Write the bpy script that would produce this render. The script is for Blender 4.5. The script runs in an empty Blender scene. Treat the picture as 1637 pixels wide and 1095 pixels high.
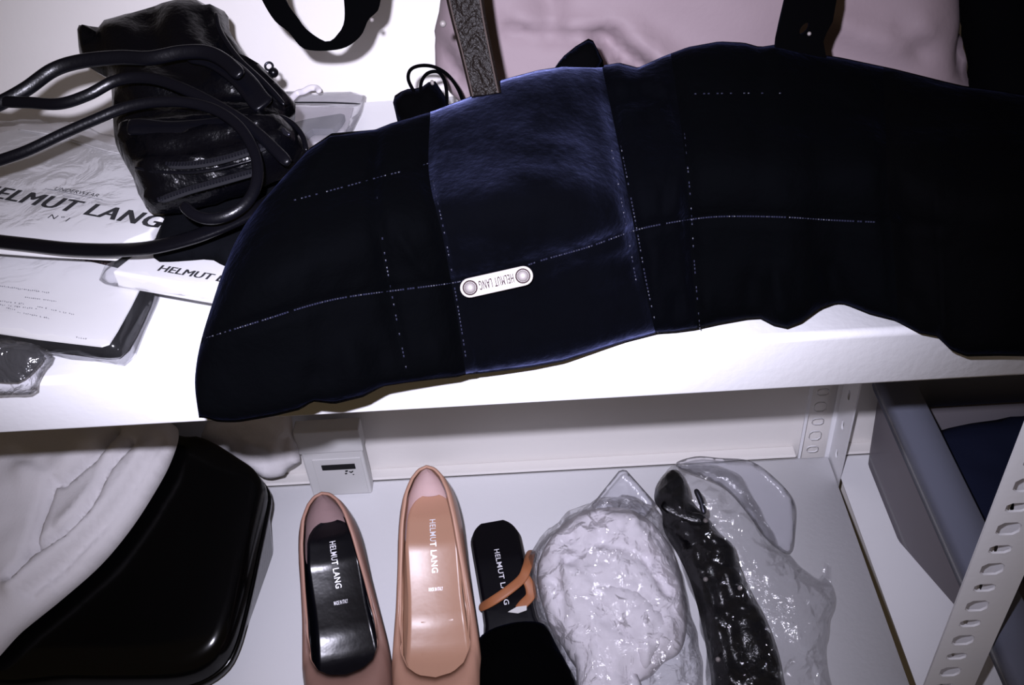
import bpy, bmesh, math, random
import numpy as np
from mathutils import Vector, Matrix, noise, kdtree
from mathutils.geometry import delaunay_2d_cdt
random.seed(7)
scene = bpy.context.scene
COL = scene.collection

# ------------------------------------------------------------------ camera, light, exposure
F = 1551.9                                   # focal length in pixels of the 1637 px wide frame
CAM = Vector((0.0163, -0.3732, 1.3193))
pitch, yaw, roll = 0.6964, -0.0421, -0.0857
fw = Vector((math.sin(yaw)*math.cos(pitch), math.cos(yaw)*math.cos(pitch), -math.sin(pitch)))
rt = fw.cross(Vector((0, 0, 1))).normalized()
up = rt.cross(fw)
RT = rt*math.cos(roll) + up*math.sin(roll)
UP = -rt*math.sin(roll) + up*math.cos(roll)
cd = bpy.data.cameras.new('camera')
cam = bpy.data.objects.new('camera', cd)
COL.objects.link(cam)
m3 = Matrix((RT, UP, -fw)).transposed()
cam.matrix_world = Matrix.Translation(CAM) @ m3.to_4x4()
cd.sensor_width = 36.0
cd.lens = F/1637*36
cd.clip_start = 0.01
scene.camera = cam

world = bpy.data.worlds.new('world')
scene.world = world
world.use_nodes = True
world.node_tree.nodes['Background'].inputs[0].default_value = (1.0, 0.74, 0.45, 1)
world.node_tree.nodes['Background'].inputs[1].default_value = 0.085

# the compact camera's flash: just above and to the left of the lens
fl = bpy.data.lights.new('camera_flash', 'SPOT')
fl.energy = 37
fl.color = (0.84, 0.82, 1.0)
fl.spot_size = math.radians(80)
fl.spot_blend = 1.0
fl.shadow_soft_size = 0.005
flo = bpy.data.objects.new('camera_flash', fl)
COL.objects.link(flo)
flo.matrix_world = Matrix.Translation(CAM - RT*0.026 + UP*0.032 + fw*0.01) @ m3.to_4x4()

scene.view_settings.view_transform = 'Standard'
scene.view_settings.look = 'None'
scene.view_settings.gamma = 1.0
scene.view_settings.use_curve_mapping = False
scene.view_settings.exposure = 0.0
scene.cycles.transparent_max_bounces = 40

# ------------------------------------------------------------------ geometry helpers
def ray(px, py):
    return fw + RT*((px-818.5)/F) - UP*((py-547.5)/F)
def PT(px, py, t): return CAM + ray(px, py)*t
def tZ(px, py, z): return (z-CAM.z)/ray(px, py).z
def tY(px, py, y): return (y-CAM.y)/ray(px, py).y
def PZ(px, py, z): return PT(px, py, tZ(px, py, z))
def PY(px, py, y): return PT(px, py, tY(px, py, y))
def PP(px, py, o, n):
    d = ray(px, py)
    return CAM + d*((Vector(o)-CAM).dot(n)/d.dot(n))
def PIX(p):
    d = Vector(p)-CAM
    z = d.dot(fw)
    return 818.5+F*d.dot(RT)/z, 547.5-F*d.dot(UP)/z
def catmull(pts, n=8, closed=False):
    P = [Vector(p) for p in pts]
    out = []
    N = len(P)
    for i in range(N if closed else N-1):
        if closed:
            a, b, c, d = P[(i-1) % N], P[i], P[(i+1) % N], P[(i+2) % N]
        else:
            a, b, c, d = P[max(i-1, 0)], P[i], P[i+1], P[min(i+2, N-1)]
        for k in range(n):
            t = k/n
            out.append(0.5*((2*b)+(c-a)*t+(2*a-5*b+4*c-d)*t*t+(3*b-a-3*c+d)*t**3))
    if not closed: out.append(P[-1])
    return out
def resample(pts, step, closed=False):
    P = list(pts)+([pts[0]] if closed else [])
    L = [0]
    for a, b in zip(P, P[1:]): L.append(L[-1]+(Vector(b)-Vector(a)).length)
    n = max(3, int(round(L[-1]/step)))
    out = []; j = 0
    for k in range(n if closed else n+1):
        s = L[-1]*k/n
        while j < len(L)-2 and L[j+1] < s: j += 1
        t = (s-L[j])/max(L[j+1]-L[j], 1e-12)
        out.append(Vector(P[j]).lerp(Vector(P[j+1]), min(t, 1)))
    return out

def link(name, me, mat, parent=None, smooth=True):
    o = bpy.data.objects.new(name, me)
    COL.objects.link(o)
    if mat is not None:
        me.materials.clear()
        for m_ in (mat if isinstance(mat, (list, tuple)) else [mat]): me.materials.append(m_)
    if smooth:
        for p in me.polygons: p.use_smooth = True
    if parent is not None: o.parent = parent
    return o
def mesh(name, verts, faces, mat, parent=None, smooth=True, fix=True):
    me = bpy.data.meshes.new(name)
    me.from_pydata([tuple(v) for v in verts], [], faces)
    if fix:
        bm = bmesh.new(); bm.from_mesh(me)
        bmesh.ops.recalc_face_normals(bm, faces=bm.faces)
        bm.to_mesh(me); bm.free()
    me.update()
    return link(name, me, mat, parent, smooth)
def thing(name, label, cat, group=None):
    o = bpy.data.objects.new(name, None)
    o.empty_display_size = 0.02
    COL.objects.link(o)
    tag(o, label, cat, group)
    return o
def tag(o, label=None, cat=None, group=None, kind=None):
    if label: o['label'] = label
    if cat: o['category'] = cat
    if group: o['group'] = group
    if kind: o['kind'] = kind
    return o
def bevel(o, w, seg=2):
    b = o.modifiers.new('bevel', 'BEVEL'); b.width = w; b.segments = seg; b.limit_method = 'ANGLE'
    return o
def solid(o, t, off=-1):
    s = o.modifiers.new('solid', 'SOLIDIFY'); s.thickness = t; s.offset = off
    return o
def box(name, lo, hi, mat, parent=None, bev=0.0):
    x0, y0, z0 = lo; x1, y1, z1 = hi
    v = [(x0,y0,z0),(x1,y0,z0),(x1,y1,z0),(x0,y1,z0),(x0,y0,z1),(x1,y0,z1),(x1,y1,z1),(x0,y1,z1)]
    f = [(0,3,2,1),(4,5,6,7),(0,1,5,4),(1,2,6,5),(2,3,7,6),(3,0,4,7)]
    o = mesh(name, v, f, mat, parent, smooth=False)
    if bev: bevel(o, bev)
    return o
def prism(name, outline, d, mat, parent=None, bev=0.0, smooth=False):
    """closed outline of world points swept by the vector d"""
    n = len(outline); d = Vector(d)
    v = [Vector(p) for p in outline]+[Vector(p)+d for p in outline]
    f = [tuple(range(n)), tuple(range(2*n-1, n-1, -1))]
    f += [(i, (i+1) % n, n+(i+1) % n, n+i) for i in range(n)]
    o = mesh(name, v, f, mat, parent, smooth=smooth)
    if bev: bevel(o, bev, 3)
    return o
def holed(name, outer, holes, thick, M, mat, parent=None):
    """flat plate with holes: 2-D outlines, thickness, placed by matrix M"""
    cu = bpy.data.curves.new(name, 'CURVE'); cu.dimensions = '2D'; cu.fill_mode = 'BOTH'; cu.extrude = thick/2
    for pts in [outer]+holes:
        s = cu.splines.new('POLY'); s.points.add(len(pts)-1)
        for p, q in zip(s.points, pts): p.co = (q[0], q[1], 0, 1)
        s.use_cyclic_u = True
    tmp = bpy.data.objects.new('tmp', cu); COL.objects.link(tmp)
    dg = bpy.context.evaluated_depsgraph_get(); dg.update()
    me = bpy.data.meshes.new_from_object(tmp.evaluated_get(dg))
    bpy.data.objects.remove(tmp)
    me.transform(M)
    return link(name, me, mat, parent, smooth=False)
def frame(o, x, y, n):
    return Matrix(((x[0],y[0],n[0],o[0]),(x[1],y[1],n[1],o[1]),(x[2],y[2],n[2],o[2]),(0,0,0,1)))
def text2d(s, bold=0.0, space=1.0):
    cu = bpy.data.curves.new('t', 'FONT'); cu.body = s; cu.size = 1.0; cu.offset = bold; cu.space_character = space
    cu.resolution_u = 3
    tmp = bpy.data.objects.new('tmp', cu); COL.objects.link(tmp)
    dg = bpy.context.evaluated_depsgraph_get(); dg.update()
    me = bpy.data.meshes.new_from_object(tmp.evaluated_get(dg))
    bpy.data.objects.remove(tmp)
    v = np.array([(p.co.x, p.co.y) for p in me.vertices]); f = [tuple(p.vertices) for p in me.polygons]
    bpy.data.meshes.remove(me)
    v[:, 0] -= v[:, 0].min(); w = v[:, 0].max()
    return v, f, w
def text_on(name, s, p0, p1, height, mat, parent, upv=None, nrm=(0, 0, 1), lift=0.0004, bold=0.0, space=1.0):
    """flat print whose baseline runs from p0 to p1; height is the capital height"""
    v, f, w = text2d(s, 0, space)
    p0 = Vector(p0); p1 = Vector(p1); x = p1-p0; n = Vector(nrm).normalized()
    y = n.cross(x.normalized())
    if upv is not None: y = Vector(upv).normalized()
    V = []; Fs = []
    for c in range(4 if bold > 0 else 1):
        k = len(V); dx = (c-1.5)*bold if bold > 0 else 0
        V += [p0 + x*((a+dx)/w) + y*(b/0.73*height) + n*(lift+c*.00003) for a, b in v]
        Fs += [tuple(i+k for i in q) for q in f]
    return mesh(name, V, Fs, mat, parent, smooth=False, fix=False)
def tube(name, pts, w, h, mat, parent=None, n=10, sub=6, upv=None, closed=False, raw=False, caps=True):
    """strap: elliptic section of full width w (sideways) and thickness h (along upv) swept on a smooth line"""
    P = pts if raw else catmull(pts, sub, closed)
    P = [Vector(p) for p in P]
    N = len(P); V = []; Fc = []
    for i, p in enumerate(P):
        a = P[i-1] if (i > 0 or closed) else P[i]; b = P[(i+1) % N] if (i < N-1 or closed) else P[i]
        t = (b-a).normalized()
        u = Vector(upv) if upv is not None else (CAM-p).normalized()
        s = t.cross(u)
        s = s.normalized() if s.length > 1e-5 else RT.copy()
        u2 = s.cross(t).normalized()
        ec = 1.0
        if not closed and caps:
            e_ = min(i, N-1-i); ec = (.45, .8, .95)[e_] if e_ < 3 else 1.0
        for k in range(n):
            A = 2*math.pi*k/n
            c, d = math.cos(A)*1.0, math.sin(A)
            c = math.copysign(abs(c)**0.7, c); d = math.copysign(abs(d)**0.7, d)
            V.append(p + s*(w/2*c*ec) + u2*(h/2*d*ec))
    for i in range(N if closed else N-1):
        for k in range(n):
            j = (i+1) % N
            Fc.append((i*n+k, i*n+(k+1) % n, j*n+(k+1) % n, j*n+k))
    if not closed:
        Fc.append(tuple(range(n-1, -1, -1))); Fc.append(tuple((N-1)*n+k for k in range(n)))
    return mesh(name, V, Fc, mat, parent)
def polydist(P, line):
    """distance of many 2-D points to a 2-D polyline"""
    P = np.asarray(P, float); L = np.asarray(line, float)
    best = np.full(len(P), 1e9)
    for a, b in zip(L, L[1:]):
        ab = b-a; t = np.clip(((P-a)@ab)/max(ab@ab, 1e-12), 0, 1)
        best = np.minimum(best, np.linalg.norm(P-(a+t[:, None]*ab), axis=1))
    return best
def inflate(name, px, o, n, bf, bb, R, mat, parent=None, res=0.006, flat=False, jit=.15, amp=0.0, freq=40.0, folds=(), zmin=None, ymax=None, ymin=None,
            smooth_outline=True, power=0.5, seed=0.0, ridged=0.0, world_outline=None, amp_edge=0.0):
    """soft closed body: an outline on the plane (o, n) swollen bf towards n and bb behind, rounded off within R of the outline"""
    o = Vector(o); n = Vector(n).normalized()
    W = world_outline or [PP(a, b, o, n) for a, b in px]
    ax = (RT - n*RT.dot(n)).normalized(); ay = n.cross(ax)
    Q = [Vector(((p-o).dot(ax), (p-o).dot(ay), 0)) for p in W]
    if smooth_outline: Q = catmull(Q, 8, True)
    Q = resample(Q, res, True)
    Q2 = np.array([(p.x, p.y) for p in Q])
    if amp_edge:
        for i in range(len(Q2)):
            Q2[i] += amp_edge*np.array([noise.noise(Vector((Q2[i,0]*freq, Q2[i,1]*freq, seed+5))), noise.noise(Vector((Q2[i,0]*freq, Q2[i,1]*freq, seed+9)))])
    lo, hi = Q2.min(0), Q2.max(0)
    gx = np.arange(lo[0], hi[0], res); gy = np.arange(lo[1], hi[1], res)
    G = np.array([(a+random.uniform(-jit, jit)*res, b+random.uniform(-jit, jit)*res) for a in gx for b in gy])
    cl = np.vstack([Q2, Q2[:1]])
    dist = polydist(G, cl)
    ins = np.zeros(len(G), bool)
    for a, b in zip(cl, cl[1:]):
        c_ = ((a[1] > G[:, 1]) != (b[1] > G[:, 1]))
        with np.errstate(divide='ignore', invalid='ignore'):
            xi = (b[0]-a[0])*(G[:, 1]-a[1])/(b[1]-a[1])+a[0]
        ins ^= c_ & (G[:, 0] < xi)
    G = G[ins & (dist > res*0.55)]
    vv = [Vector(p) for p in Q2]+[Vector(p) for p in G]
    nb = len(Q2)
    V2, E2, F2, ov, oe, of = delaunay_2d_cdt(vv, [], [list(range(nb))], 1, 1e-7)
    P2 = np.array([(p.x, p.y) for p in V2])
    d = polydist(P2, cl)
    edge = d < res*0.02
    h = np.clip(d/R, 0, 1); h = (1-(1-h)**2)**power
    pts = [o+ax*a+ay*b for a, b in P2]
    pix = np.array([PIX(p) for p in pts])
    hf = bf*h
    for line, wd, dep in folds:
        ln = [(p.x, p.y) for p in catmull([Vector((a, b, 0)) for a, b in line], 5)]
        dd = polydist(pix, ln)
        hf = hf + dep*np.exp(-(dd/wd)**2)*np.minimum(1, h*1.3)
    if amp or ridged:
        for i, (a, b) in enumerate(P2):
            k = Vector((a*freq, b*freq, seed))
            v = amp*(noise.noise(k)+0.5*noise.noise(k*2.1))
            if ridged: v += ridged*(0.35-abs(noise.noise(k*0.9+Vector((3, 1, 7))))-0.5*abs(noise.noise(k*2.3)))*2
            hf[i] += v*min(1, h[i]*1.2)
    front = [p+n*x for p, x in zip(pts, hf)]
    back = [p-n*(bb*x) for p, x in zip(pts, h)]
    bi = {}
    V = list(front)
    for i in range(len(pts)):
        if edge[i]: bi[i] = i
        else: bi[i] = len(V); V.append(back[i])
    for i, v in enumerate(V):
        if zmin is not None and v.z < zmin: v.z = zmin
        if ymax is not None and v.y > ymax: v.y = ymax
        if ymin is not None and v.y < ymin and v.z < 1.0: v.y = ymin
    Fs = [tuple(f) for f in F2]+[tuple(bi[i] for i in reversed(f)) for f in F2]
    Fs = [f for f in Fs if len(set(f)) == len(f)]
    return mesh(name, V, Fs, mat, parent, smooth=not flat)

# ------------------------------------------------------------------ materials
def mat(name, col, rough=0.5, spec=0.5, metal=0.0, sheen=0.0, sheen_tint=(1, 1, 1), sheen_rough=0.5, coat=0.0, coat_rough=0.05,
        bump=0.0, bscale=60.0, bdetail=3.0, var=0.0, vscale=20.0, trans=0.0, alpha=1.0, ior=1.45, sss=0.0):
    m = bpy.data.materials.new(name); m.use_nodes = True
    nt = m.node_tree; b = nt.nodes['Principled BSDF']
    I = b.inputs
    I['Base Color'].default_value = (*col, 1); I['Roughness'].default_value = rough
    I['Specular IOR Level'].default_value = spec; I['Metallic'].default_value = metal
    I['Sheen Weight'].default_value = sheen; I['Sheen Tint'].default_value = (*sheen_tint, 1); I['Sheen Roughness'].default_value = sheen_rough
    I['Coat Weight'].default_value = coat; I['Coat Roughness'].default_value = coat_rough
    I['Transmission Weight'].default_value = trans; I['Alpha'].default_value = alpha; I['IOR'].default_value = ior
    tc = nt.nodes.new('ShaderNodeTexCoord')
    nz = nt.nodes.new('ShaderNodeTexNoise'); nz.inputs['Scale'].default_value = vscale; nz.inputs['Detail'].default_value = 4
    nt.links.new(tc.outputs['Object'], nz.inputs['Vector'])
    if var:
        mx = nt.nodes.new('ShaderNodeMix'); mx.data_type = 'RGBA'
        mx.inputs['A'].default_value = (*[c*(1-var) for c in col], 1); mx.inputs['B'].default_value = (*[min(1, c*(1+var)) for c in col], 1)
        nt.links.new(nz.outputs['Fac'], mx.inputs['Factor']); nt.links.new(mx.outputs['Result'], I['Base Color'])
    if bump:
        n2 = nt.nodes.new('ShaderNodeTexNoise'); n2.inputs['Scale'].default_value = bscale; n2.inputs['Detail'].default_value = bdetail
        nt.links.new(tc.outputs['Object'], n2.inputs['Vector'])
        bp = nt.nodes.new('ShaderNodeBump'); bp.inputs['Strength'].default_value = bump; bp.inputs['Distance'].default_value = 0.002
        nt.links.new(n2.outputs['Fac'], bp.inputs['Height']); nt.links.new(bp.outputs['Normal'], I['Normal'])
    return m
def velvet(name, col, sheen, tint, rough=0.35, scale=30, bump=0.5, bscale=130, lo=0.2):
    m = mat(name, col, 0.95, 0.01, sheen=sheen, sheen_tint=tint, sheen_rough=rough, bump=bump, bscale=bscale, bdetail=5)
    nt = m.node_tree; tc = nt.nodes.new('ShaderNodeTexCoord')
    nz = nt.nodes.new('ShaderNodeTexNoise'); nz.inputs['Scale'].default_value = scale; nz.inputs['Detail'].default_value = 6; nz.inputs['Roughness'].default_value = 0.7
    nt.links.new(tc.outputs['Object'], nz.inputs['Vector'])
    mr = nt.nodes.new('ShaderNodeMapRange'); mr.inputs['From Min'].default_value = .35; mr.inputs['From Max'].default_value = .68
    mr.inputs['To Min'].default_value = sheen*lo; mr.inputs['To Max'].default_value = sheen*1.2
    nt.links.new(nz.outputs['Fac'], mr.inputs['Value']); nt.links.new(mr.outputs['Result'], nt.nodes['Principled BSDF'].inputs['Sheen Weight'])
    return m
def film(name, tint=(0.97, 0.97, 0.98), haze=0.08, gloss=0.25, bump=0.6, bscale=60, hazecol=(0.8, 0.8, 0.85), rough=0.12, share=0.6, floor_=0.0):
    """thin clear plastic film: mostly see-through, a mirror-like share and a little milky haze"""
    m = bpy.data.materials.new(name); m.use_nodes = True
    nt = m.node_tree; nt.nodes.clear()
    out = nt.nodes.new('ShaderNodeOutputMaterial')
    tr = nt.nodes.new('ShaderNodeBsdfTransparent'); tr.inputs[0].default_value = (*tint, 1)
    gl = nt.nodes.new('ShaderNodeBsdfGlossy'); gl.inputs['Roughness'].default_value = rough
    df = nt.nodes.new('ShaderNodeBsdfDiffuse'); df.inputs[0].default_value = (*hazecol, 1)
    tc = nt.nodes.new('ShaderNodeTexCoord')
    nz = nt.nodes.new('ShaderNodeTexNoise'); nz.inputs['Scale'].default_value = bscale; nz.inputs['Detail'].default_value = 5; nz.inputs['Distortion'].default_value = 1.2
    nt.links.new(tc.outputs['Object'], nz.inputs['Vector'])
    bp = nt.nodes.new('ShaderNodeBump'); bp.inputs['Strength'].default_value = bump; bp.inputs['Distance'].default_value = 0.004
    nt.links.new(nz.outputs['Fac'], bp.inputs['Height'])
    for s in (gl, df): nt.links.new(bp.outputs['Normal'], s.inputs['Normal'])
    lw = nt.nodes.new('ShaderNodeLayerWeight'); lw.inputs['Blend'].default_value = gloss
    nt.links.new(bp.outputs['Normal'], lw.inputs['Normal'])
    m1 = nt.nodes.new('ShaderNodeMixShader'); m1.inputs[0].default_value = haze
    nt.links.new(tr.outputs[0], m1.inputs[1]); nt.links.new(df.outputs[0], m1.inputs[2])
    m2 = nt.nodes.new('ShaderNodeMixShader')
    ml = nt.nodes.new('ShaderNodeMath'); ml.operation = 'MULTIPLY'; ml.operation = 'MULTIPLY_ADD'; ml.inputs[1].default_value = share; ml.inputs[2].default_value = floor_; nt.links.new(lw.outputs['Fresnel'], ml.inputs[0]); nt.links.new(ml.outputs[0], m2.inputs[0]); nt.links.new(m1.outputs[0], m2.inputs[1]); nt.links.new(gl.outputs[0], m2.inputs[2])
    nt.links.new(m2.outputs[0], out.inputs[0])
    return m
M = {}
M['shelf'] = mat('white_enamel', (0.80, 0.80, 0.82), 0.42, 0.4, bump=0.05, bscale=220, var=0.02, vscale=6)
M['wall'] = mat('white_wall', (0.76, 0.735, 0.71), 0.75, 0.2, bump=0.08, bscale=160, var=0.02, vscale=5)
M['floor'] = mat('grey_floor', (0.05, 0.045, 0.045), 0.6, var=0.1)
M['velvet'] = velvet('black_velvet', (0.0007, 0.0008, 0.0011), 0.016, (0.25, 0.30, 0.75), rough=.3, scale=50, bump=.3, bscale=250)
M['velvet_sheen'] = velvet('navy_velvet', (0.0008, 0.0009, 0.0014), 0.38, (0.32, 0.37, 0.80), rough=.36, scale=32, bump=.22, bscale=260, lo=.2)
M['velvet_band'] = velvet('black_velvet_band', (0.0008, 0.0009, 0.0014), 0.08, (0.32, 0.37, 0.80), rough=.3, scale=50, bump=.3, bscale=230)
M['velvet_plain'] = velvet('black_velvet_plain', (0.0008, 0.0008, 0.001), 0.012, (0.25, 0.3, 0.7))
M['thread'] = mat('navy_thread', (0.011, 0.012, 0.026), 0.5, 0.3)
M['nickel'] = mat('pale_metal', (0.19, 0.172, 0.165), 0.5, 0.35, metal=0.15, bump=0.05, bscale=400)
M['engrave'] = mat('engraved_metal', (0.03, 0.02, 0.02), 0.8, 0.05)
M['leather'] = mat('black_leather', (0.0010, 0.0010, 0.0017), 0.24, 0.22, bump=0.2, bscale=420, bdetail=2)
M['strap'] = mat('black_strap_leather', (0.0018, 0.0018, 0.003), 0.28, 0.22, bump=0.06, bscale=500)
M['zip'] = mat('zip_metal', (0.025, 0.025, 0.035), 0.3, 0.5, metal=0.8)
M['zip_tape'] = mat('zip_tape', (0.006, 0.006, 0.008), 0.8, 0.2)
M['pink'] = mat('pale_pink_leather', (0.225, 0.175, 0.19), 0.6, 0.2, bump=0.08, bscale=260, var=0.03)
M['satin'] = mat('brown_satin', (0.005, 0.0034, 0.0028), 0.40, 0.16, sheen=0.012, sheen_tint=(0.9, 0.7, 0.6), bump=0.5, bscale=700)
M['satin_thread'] = mat('beige_thread', (0.06, 0.045, 0.04), 0.6)
M['paper'] = mat('white_card', (0.60, 0.595, 0.59), 0.65, 0.25, var=0.02)
M['fabric_white'] = mat('white_fabric', (0.62, 0.60, 0.61), 0.85, 0.15, bump=0.12, bscale=500, var=0.03)
M['tissue'] = mat('white_tissue', (0.66, 0.63, 0.66), 0.8, 0.15, bump=0.5, bscale=45, var=0.04)
M['ink'] = mat('black_ink', (0.012, 0.012, 0.014), 0.6, 0.2)
M['ink_brown'] = mat('brown_ink', (0.06, 0.025, 0.025), 0.6, 0.2)
M['ink_grey'] = mat('grey_ink', (0.22, 0.22, 0.24), 0.6, 0.2)
M['navy_cloth'] = mat('dark_navy_cloth', (0.0018, 0.002, 0.003), 0.9, 0.05, bump=0.2, bscale=300)
M['black_gloss'] = mat('black_gloss', (0.0008, 0.0008, 0.001), 0.16, 0.3, bump=0.01, bscale=60)
M['black_cloth'] = mat('black_cloth', (0.0015, 0.0015, 0.002), 0.95, 0.02)
M['pump_brown'] = mat('brown_leather', (0.22, 0.125, 0.10), 0.42, 0.45, bump=0.08, bscale=300, var=0.06)
M['pump_tan'] = mat('tan_leather', (0.37, 0.205, 0.145), 0.36, 0.5, bump=0.06, bscale=300, var=0.04)
M['topline_brown'] = mat('brown_edge', (0.38, 0.21, 0.16), 0.45, 0.4)
M['topline_tan'] = mat('tan_edge', (0.5, 0.29, 0.21), 0.45, 0.4)
M['lining'] = mat('mauve_lining', (0.34, 0.23, 0.23), 0.75, 0.2, bump=0.2, bscale=90, var=0.1)
M['lining_pale'] = mat('pale_lining', (0.66, 0.50, 0.50), 0.75, 0.2, bump=0.2, bscale=90, var=0.08)
M['insole_black'] = mat('black_insole', (0.002, 0.002, 0.0035), 0.24, 0.5, bump=0.15, bscale=60)
M['insole_tan'] = mat('tan_insole', (0.40, 0.225, 0.15), 0.33, 0.55, bump=0.1, bscale=50, var=0.04)
M['silver_print'] = mat('silver_print', (0.85, 0.85, 0.90), 0.35, 0.5, metal=0.3)
M['elastic'] = mat('brown_elastic', (0.30, 0.11, 0.045), 0.5, 0.4)
M['sole'] = mat('dark_sole', (0.02, 0.018, 0.018), 0.6)
M['film'] = film('clear_film', haze=0.015, gloss=0.12, bump=0.25, bscale=40, share=0.5, rough=0.08)
M['film_bag'] = film('crinkled_clear_film', tint=(0.95, 0.95, 0.96), haze=0.04, gloss=0.2, bump=1.0, bscale=60, rough=0.11, share=0.6, floor_=0.04)
M['film_dark'] = film('clear_film_over_boots', tint=(0.94, 0.94, 0.945), haze=0.006, gloss=0.2, bump=0.6, bscale=60, rough=0.07, share=0.35, floor_=0.02)
M['film_haze'] = film('milky_film', tint=(0.93, 0.93, 0.95), haze=0.12, gloss=0.2, bump=0.3, bscale=30, hazecol=(0.70, 0.70, 0.74), rough=0.15)
M['bin'] = film('translucent_grey_plastic', tint=(0.25, 0.25, 0.28), haze=0.85, gloss=0.15, bump=0.02, bscale=10, hazecol=(0.25, 0.23, 0.255), rough=0.25, share=.3)
M['rim'] = film('translucent_bin_rim', tint=(0.6, 0.63, 0.7), haze=0.75, gloss=0.15, bump=0.02, bscale=10, hazecol=(0.19, 0.20, 0.26), rough=0.25)

# ------------------------------------------------------------------ setting
S = 0.5847                 # top of the lower shelf; the upper shelf top is z = 1, front edge y = 0, wall y = 0.3
XR = 0.2957
w = mesh('wall_back', [(-2.4, .312, 0), (2.4, .312, 0), (2.4, .312, 2.4), (-2.4, .312, 2.4), (-2.4, .36, 0), (2.4, .36, 0), (2.4, .36, 2.4), (-2.4, .36, 2.4)],
         [(0,1,2,3), (7,6,5,4), (0,4,5,1), (3,2,6,7), (0,3,7,4), (1,5,6,2)], M['wall'], smooth=False)
tag(w, kind='structure')
fl_ = box('floor', (-2.4, -2.2, -0.05), (2.4, .36, 0), M['floor']); tag(fl_, kind='structure')

def shelf_board(name, x0, x1, ztop, parent, lip=0.0362):
    """folded sheet-steel shelf: top sheet with rounded front bend, front lip with return, back and side flanges"""
    t = 0.0012; r = 0.004
    prof = [(.299, ztop-lip), (.299, ztop-r)]
    for k in range(5):
        a = math.pi/2*k/4; prof.append((.299-r+r*math.cos(a), ztop-r+r*math.sin(a)))
    for k in range(7):
        a = math.pi/2+math.pi/2*k/6; prof.append((r+r*math.cos(a), ztop-r+r*math.sin(a)))
    for k in range(5):
        a = math.pi+math.pi/2*k/4; prof.append((.002+.002*math.cos(a), ztop-lip+.002+.002*math.sin(a)))
    prof.append((.016, ztop-lip))
    V = []; Fc = []
    n = len(prof)
    for x in (x0, x1): V += [(x, a, b) for a, b in prof]
    Fc = [(i, i+1, n+i+1, n+i) for i in range(n-1)]
    o = mesh(name, V, Fc, M['shelf'], parent)
    solid(o, t, -1 if True else 1)
    return o
unit = thing('shelving_unit', 'white steel shelving unit holding the bags above and the shoes below', 'shelf')
shelf_board('shelf', -0.62, XR-0.001, 1.0, unit)
shelf_board('shelf', -0.62, XR-0.001, S, unit)
def slot(cx, cy, wd, ht, n=8):
    return [(cx+wd/2*math.copysign(abs(math.cos(a))**.7, math.cos(a)), cy+ht/2*math.copysign(abs(math.sin(a))**.7, math.sin(a))) for a in [2*math.pi*(k+.5)/n for k in range(n)]]
def post(parent, x_edge, x_corner, y, side_dir, x_side=None, z0=0.0, z1=1.75, phase=0.0, off=0.45, wd=.015):
    """slotted angle post: front flange from x_edge to x_corner at y, side flange from the corner along side_dir*y"""
    p = bpy.data.objects.new('post', None); p.empty_display_size = .02; COL.objects.link(p); p.parent = parent
    W = x_corner-x_edge
    hs = []
    k = 0
    z = z0+.02+phase
    while z < z1-.02:
        big = k % 2 == 0
        hs.append(slot(W*off, z, wd if big else wd*.95, .0125 if big else .0085)); z += .0195; k += 1
    holed('front_flange', [(0, z0), (W, z0), (W, z1), (0, z1)], hs, .0016, frame((x_edge, y, 0), (1, 0, 0), (0, 0, 1), (0, -1, 0)), M['shelf'], p)
    hs = []
    z = z0+.02
    while z < z1-.02: hs.append(slot(.018, z, .006, .012)); z += .039
    holed('side_flange', [(0, z0), (.036, z0), (.036, z1), (0, z1)], hs, .0016, frame((x_side or x_corner, y, 0), (0, side_dir, 0), (0, 0, 1), (1, 0, 0)), M['shelf'], p)
    return p
post(unit, XR-.030, XR+.0018, .3005, -1, phase=0.008, off=.42, wd=.012)
post(unit, .2725, .3085, -.0035, 1, x_side=XR+.0018, phase=0.004, off=.40)

unit2 = thing('shelving_unit', 'next white steel shelf to the right, holding the translucent grey bin', 'shelf')
shelf_board('shelf', XR+.0045, 1.2, S, unit2)
shelf_board('shelf', XR+.0045, 1.2, 1.0, unit2)
post(unit2, 1.165, 1.2, -.003, 1, off=.4)
# skirting ledge where the lower shelf meets the wall
t1 = box('trim_1', (-.62, .2975, S), (XR-.032, .312, S+.0032), M['wall'], bev=.0015); tag(t1, kind='structure')
t2 = box('trim_2', (XR+.006, .2975, S), (1.2, .312, S+.0032), M['wall'], bev=.0015); tag(t2, kind='structure')

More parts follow.
